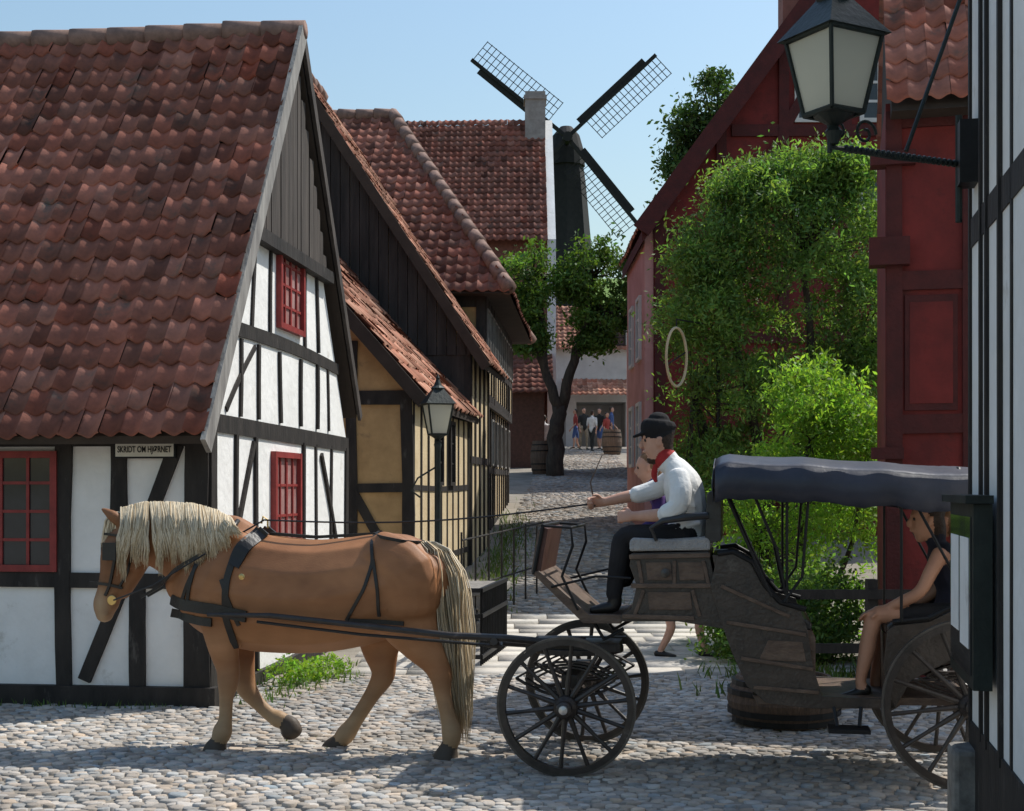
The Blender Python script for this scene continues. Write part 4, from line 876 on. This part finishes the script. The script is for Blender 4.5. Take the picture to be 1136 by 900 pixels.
rearp=[(984,700),(992,694),(1030,690),(1068,672),(1084,636),(1092,606),(1112,600),(1120,640),(1122,690),(1095,716),(1050,735),(1010,755),(992,787),(985,787),(985,776),(980,740)]
for s in (-1,1):
    for P in (sidep,rearp): mb.prism(P,SP,s*.40,s*.43,0)
mb.prism([(835,772),(1080,776),(1080,784),(840,782)],SP,-.40,.40,1)
mb.prism([(806,616),(790,616),(812,724),(828,760),(838,760),(822,716),(812,690)],SP,-.4,.4,0)
mb.prism([(850,700),(900,700),(905,708),(905,770),(900,772),(895,712),(850,712)],SP,-.40,.40,1)
mb.prism([(985,706),(1075,704),(1075,714),(992,716),(992,775),(985,775)],SP,-.40,.40,1)
mb.prism([(1092,606),(1108,602),(1120,650),(1100,720),(1085,720),(1100,650)],SP,-.4,.4,0)
for s in (-1,1):
    mb.obox(SP((940,806),s*.52),(.12,0,0),(0,.09,0),(0,0,.012),2); mb.tube([SP((925,784),s*.44),SP((928,804),s*.5)],.012,2,6); mb.tube([SP((955,784),s*.44),SP((952,804),s*.5)],.012,2,6)
    mb.tube([SP((796,614),s*.43),SP((814,612),s*.43),SP((836,624),s*.43),SP((850,650),s*.43),SP((866,668),s*.43),SP((894,676),s*.43)],.018,2,8)
    mb.tube([SP((990,690),s*.43),SP((1030,686),s*.43),SP((1066,668),s*.43),SP((1082,634),s*.43),SP((1092,604),s*.43)],.018,2,8)
    for k,(a,b) in enumerate((((800,650),(876,684)),((806,690),(894,704)),((822,730),(902,742)),((836,762),(908,768)))):
        mb.beam(SP(a,s*.437),SP(b,s*.437),.022,.014+.002*k,Y_,1)
    mb.prism([(852,710),(890,712),(894,734),(842,732)],SP,s*.431,s*.436,1)
mb.obj('passenger_body',[m_cwood,m_cbrown,m_iron],cg,bevel=.006)
mb=MB()
mb.prism([(846,690),(850,686),(896,688),(902,694),(900,701),(846,701)],SP,-.38,.38,0)
mb.prism([(984,694),(990,690),(1078,688),(1078,703),(984,705)],SP,-.38,.38,0)
mb.prism([(812,622),(824,626),(842,660),(852,690),(838,690),(820,660)],SP,-.38,.38,1)
mb.prism([(1076,640),(1088,612),(1096,612),(1090,660),(1082,700),(1066,700)],SP,-.38,.38,1)
mb.obj('passenger_cushions',[m_lth,m_lth],cg,bevel=.025)
mb=MB(); nL,nW=48,13
top=[]; xs=np.linspace(793,1150,nL)
def topz(px): return np.interp(px,[793,805,900,1075,1150],[519,514,518,529,531])
def drp(px): u=(px-805)/90.; return .010*abs(math.sin(u*math.pi))
for i,px in enumerate(xs):
    for j in range(nW):
        y=-.56+1.12*j/(nW-1); p=T(px,topz(px),-.56)
        top.append(V3((p.x,y,p.z+.07*(1-(y/.56)**2)-drp(px)+random.gauss(0,.001))))
mb.add(top,[(i*nW+j,i*nW+j+1,(i+1)*nW+j+1,(i+1)*nW+j) for i in range(nL-1) for j in range(nW-1)],0)
def valance(pts,drop,out):
    vs=[];n=len(pts)
    for i,p in enumerate(pts):
        k=drop*(1+.04*math.sin(i*.35)+.015*math.sin(i*1.1)); vs+=[p,p+out*(.010+.003*math.sin(i*.5))-Z*k*.5,p+out*(.004+.005*math.sin(i*.6))-Z*k]
    mb.add(vs,[(i*3+k,i*3+3+k,i*3+4+k,i*3+1+k) for i in range(n-1) for k in range(2)],0)
for s in (-1,1):
    pts=[]
    for px in np.linspace(793,1150,90): p=T(px,topz(px),-.56); pts.append(V3((p.x,s*.562,p.z-drp(px)+.002)))
    valance(pts,.205,V3((0,s,0)))
valance([V3((top[j].x-.004,top[j].y,top[j].z)) for j in range(nW)],.2,V3((-1,0,0)))
o=mb.obj('canopy',[m_canvas],cg,smooth=True); so=o.modifiers.new('s','SOLIDIFY'); so.thickness=.006
mb=MB()
for s in (-1,1):
    for pts in ([(806,550),(830,605),(856,662)],[(838,552),(862,610),(872,660)],[(873,550),(873,668)],[(897,550),(890,640),(870,668)],[(1012,552),(1060,640)],[(1060,552),(1075,640)],[(1000,545),(1000,690)]):
        mb.tube([V3((T(*p,-.5).x,s*.50,T(*p,-.5).z)) for p in pts],.009,0,6)
    mb.tube([V3((T(px,544,-.5).x,s*.5,T(px,546,-.5).z)) for px in (800,900,1000,1140)],.012,0,6)
for px in (805,870,940,1000,1070):
    p=T(px,546,-.5); mb.tube([V3((p.x,-.5,p.z)),V3((p.x,-.3,p.z+.14)),V3((p.x,.3,p.z+.14)),V3((p.x,.5,p.z))],.010,0,6)
mb.obj('canopy_frame',[m_iron],cg)
# ------------------------------------------------------------------ coachman
dr=vframe('coachman'); d=-.14
def P_(px,py,ly,a,b=None): return (T(px,py,ly),a,b if b is not None else a)
mats=[m_skin,m_shirt,m_trous,m_hairb,m_boot,m_kerch,m_cap]
tb=[([P_(760,597,d,.165,.125),P_(763,575,d,.155,.12),P_(761,553,d,.165,.125),P_(756,535,d,.18,.12),P_(750,521,d,.14,.085),P_(743,513,d,.075,.06)],Y_,1),
    ([P_(742,512,d,.052,.055),P_(736,500,d,.05,.052)],Y_,0),
    ([P_(743,515,d,.078,.075),P_(738,508,d,.076,.074)],Y_,5),([P_(730,513,d,.03,.024),P_(726,526,d,.016,.022),P_(728,534,d,.01,.014)],Y_,5)]
for s in (-1,1):
    y=d+s*.10
    tb.append(([P_(758,598,y,.095,.09),P_(725,596,y+s*.02,.085,.082),P_(694,596,y+s*.03,.066,.066),P_(688,615,y+s*.03,.062,.064),P_(684,640,y+s*.02,.055,.058),P_(681,660,y+s*.02,.048,.05)],Y_,2))
    tb.append(([P_(682,662,y+s*.02,.042,.045),P_(681,672,y+s*.02,.042,.042),P_(668,675,y+s*.02,.042,.032),P_(657,677,y+s*.02,.035,.022)],Y_,4))
tb.append(([P_(752,529,d-.17,.065,.07),P_(755,545,d-.22,.064,.07),P_(752,562,d-.24,.062,.064),P_(740,570,d-.23,.058,.060)],Y_,1))
for (a,b) in (((768,545),(748,552)),((770,562),(752,556)),((776,580),(750,588))): tb.append(([P_(*a,d-.135,.02,.014),P_(*b,d-.16,.014,.01)],Y_,1))
tb.append(([P_(748,570,d-.23,.042,.042),P_(725,572,d-.18,.04,.04),P_(703,573,d-.13,.027,.03)],Y_,0))
tb+=handtubes(T(703,573,d-.13),(-1,.25,0),(0,1,-.3),1.1,0,1)
tb.append(([P_(747,529,d+.17,.062,.066),P_(731,541,d+.2,.06,.064),P_(715,547,d+.19,.056,.06),P_(706,549,d+.18,.054,.056)],Y_,1))
tb.append(([P_(712,548,d+.19,.04,.04),P_(692,552,d+.17,.036,.038),P_(671,557,d+.15,.026,.028)],Y_,0))
tb+=handtubes(T(671,557,d+.15),(-1,-.1,0),(0,-1,-.4),1.1,0,-1)
ht,ey=headtubes(T(730,490,d),(-1,-.05,-.06),0,3,6,beard=True,s=1.0); tb+=ht
figure('body_and_clothes',tb,.0062,mats,dr,None,2); eyesobj(ey,.011,dr)
mb=MB(); mb.tube([T(660,562,.0),T(655,535,.0),T(668,505,.0)],[.007,.005,.003],0,5); mb.obj('whip',[m_cbrown],dr)
ch=vframe('child_passenger'); d2=.24
m_purple=M('purple_jacket',(.12,.05,.22),(.06,.04,.16),scale=12,rough=.8); m_blond=M('sandy_hair',(.25,.13,.06),(.15,.08,.04),scale=40)
tb=[([P_(748,597,d2,.12,.1),P_(744,570,d2,.115,.09),P_(732,549,d2,.12,.08),P_(724,538,d2,.06,.05)],Y_,1),([P_(724,540,d2,.035,.035),P_(720,530,d2,.035,.035)],Y_,0)]
for s in (-1,1):
    tb.append(([P_(745,598,d2+s*.06,.07),P_(702,598,d2+s*.07,.05),P_(698,640,d2+s*.07,.04)],Y_,2)); tb.append(([P_(697,645,d2+s*.07,.035),P_(680,650,d2+s*.07,.028)],Y_,4))
    tb.append(([P_(730,552,d2+s*.12,.045),P_(728,575,d2+s*.14,.038),P_(712,588,d2+s*.1,.03)],Y_,1)); tb+=handtubes(T(712,588,d2+s*.1),(-1,0,-.3),(0,0,-1),.6,0,1,.8)
ht,ey=headtubes(T(720,519,d2),(-1,.1,-.15),0,3,None,True,.85); tb+=ht
figure('body_and_clothes',tb,.008,[m_skin,m_purple,m_trous,m_blond,m_boot],ch); eyesobj(ey,.01,ch)
def passenger(name,dx,d,top,bott,hair,shoe,lng):
    e=vframe(name)
    def Q(px,py,ly,a,b=None): return P_(px+dx,py,ly,a,b)
    tb=[([Q(1056,682,d,.16,.12),Q(1058,655,d,.13,.10),Q(1052,632,d,.15,.115),Q(1044,614,d,.15,.09),Q(1038,603,d,.06,.05)],Y_,1),([Q(1038,606,d,.045,.045),Q(1032,592,d,.042,.045)],Y_,0)]
    for s in (-1,1):
        y=d+s*.09
        tb.append(([Q(1052,684,y,.085),Q(1020,684,y+s*.02,.08),Q(1005,684,y+s*.02,.076)],Y_,2)); tb.append(([Q(1010,684,y+s*.02,.068),Q(974,682,y+s*.03,.054),Q(966,700,y+s*.03,.05),Q(962,722,y+s*.03,.05),Q(955,752,y+s*.03,.033),Q(956,762,y+s*.03,.034)],Y_,0))
        tb.append(([Q(962,765,y+s*.03,.032,.034),Q(945,770,y+s*.03,.036,.024),Q(932,773,y+s*.03,.03,.016)],Y_,4))
        tb.append(([Q(1043,615,d+s*.17,.05),Q(1032,636,d+s*.2,.043),Q(1020,657,d+s*.2,.038),Q(1000,668,d+s*.16,.036),Q(980,677,d+s*.12,.025)],Y_,0)); tb+=handtubes(T(980+dx,677,d+s*.12),(-1,0,-.15),(0,0,-1),.35,0,s)
    ht,ey=headtubes(T(1028+dx,578,d),(-1,-.05,0),0,3,None,lng); tb+=ht
    figure('body_and_clothes',tb,.008,[m_skin2,top,bott,hair,shoe],e); eyesobj(ey,.011,e)
passenger('seated_woman',0,-.17,M('black_top',(.02,.022,.04),(.01,.01,.015),rough=.8),m_trous,m_hairb,m_boot,True)
passenger('seated_woman.001',16,.2,M('coral_top',(.4,.08,.07)),M('blue_skirt',(.06,.09,.2)),m_blond,m_boot,True)
# ------------------------------------------------------------------ pedestrians
def person(name,loc,h,yaw,top,bott,hair=m_hairb,bare_leg=False,stride=.12,skin=m_skin,vox=.014):
    e=empty(name,loc,yaw); k=h/1.75; f=V3((0,-1,0))
    def q(x,y,z,a,b=None): return (V3((x,y,z))*k,a*k,(b or a)*k)
    tb=[([q(0,0,.93,.15,.11),q(0,0,1.08,.135,.1),q(0,0,1.28,.16,.11),q(0,0,1.42,.17,.09),q(0,.01,1.48,.06,.05)],X_,1),([q(0,0,1.46,.05),q(0,-.01,1.55,.05)],X_,0)]
    for s in (-1,1):
        st=s*stride; y0=-st*.9+(.05 if s*stride<0 else 0)
        tb.append(([q(s*.09,0,.93,.095),q(s*.1,-st*.6,.68,.08),q(s*.1,-st*.9,.5,.06)],X_,2)); tb.append(([q(s*.1,-st*.9,.52,.055),q(s*.1,-st*.6,.34,.052),q(s*.1,y0,.09,.035)],X_,0 if bare_leg else 2))
        tb.append(([q(s*.1,y0+.05,.045,.035),q(s*.1,y0-.08,.035,.045,.03),q(s*.1,y0-.16,.025,.035,.02)],X_,4))
        tb.append(([q(s*.19,0,1.41,.055),q(s*.22,.02,1.25,.05),q(s*.23,.02,1.12,.045)],X_,1)); tb.append(([q(s*.23,.02,1.14,.037),q(s*.22,-.08-st*.5,.97,.033),q(s*.2,-.12-st,.86,.026)],X_,0))
        tb+=handtubes(V3((s*.2,-.12-st,.86))*k,(0,-.4,-1),(-s,0,0),.3,0,1,k*1.05)
    ht,ey=headtubes(V3((0,-.01,1.64))*k,f,0,3,None,False,k); tb+=ht
    figure('body_and_clothes',tb,vox,[skin,top,bott,hair,m_boot],e)
    eyesobj(ey,.011*k,e)
mt=lambda n,c:M(n,c,rough=.85)
tw,tr,tbk,tbl,tk=mt('top_white',(.7,.7,.7)),mt('top_red',(.35,.06,.05)),mt('top_black',(.03,.03,.03)),mt('top_blue',(.08,.13,.3)),mt('khaki',(.35,.28,.2))
person('pedestrian',(1.78,13.9,0),1.64,1.2,tbl,mt('denim',(.06,.09,.16)),bare_leg=True,stride=.22,vox=.01)
for i,(x,y,h,yaw,a,b) in enumerate(((1.12,47,1.75,3.0,tw,tk),(3.05,57.5,1.78,.5,tbk,tk),(3.35,56.5,1.7,2.5,tw,tbk),(3.75,58,1.75,-.6,tbk,tbl),(4.0,57,1.6,.9,tr,tk),(4.3,58.5,1.8,1.5,tbl,tbk),(2.75,58.5,1.7,-1.5,tr,tbl),(.75,48,1.7,1,tbk,tbk),(1.6,55,1.7,1,tk,tbk))):
    person('pedestrian.%03d'%(i+1),(x,y,g1(x,y)),h,yaw,a,b,bare_leg=(i%3==0),vox=.022)
# ------------------------------------------------------------------ camera, sun, sky
cam=bpy.data.cameras.new('camera'); co=bpy.data.objects.new('camera',cam); COLL.objects.link(co); co.location=(0,0,HC); co.rotation_euler=(math.pi/2,0,0)
cam.sensor_width=36; cam.lens=36*FL/1136; cam.shift_y=90/1136; cam.clip_end=3000; scene.camera=co
s=V3((.50,.31,.81)).normalized()
sl=bpy.data.lights.new('sun','SUN'); sl.energy=5; sl.angle=math.radians(.5); sl.color=(1,.96,.89); so=bpy.data.objects.new('sun',sl); COLL.objects.link(so); so.rotation_euler=s.to_track_quat('Z','Y').to_euler()
w=bpy.data.worlds.new('World'); scene.world=w; w.use_nodes=True; nt=w.node_tree; sk=nt.nodes.new('ShaderNodeTexSky'); sk.sky_type='NISHITA'; sk.sun_disc=False
sk.sun_elevation=math.asin(s.z); sk.sun_rotation=math.atan2(s.x,s.y); sk.air_density=1.9; sk.dust_density=1.6; sk.ozone_density=5.5
nt.links.new(sk.outputs[0],nt.nodes['Background'].inputs[0]); nt.nodes['Background'].inputs[1].default_value=.15
scene.view_settings.view_transform='Standard'; scene.view_settings.look='None'; scene.view_settings.exposure=0
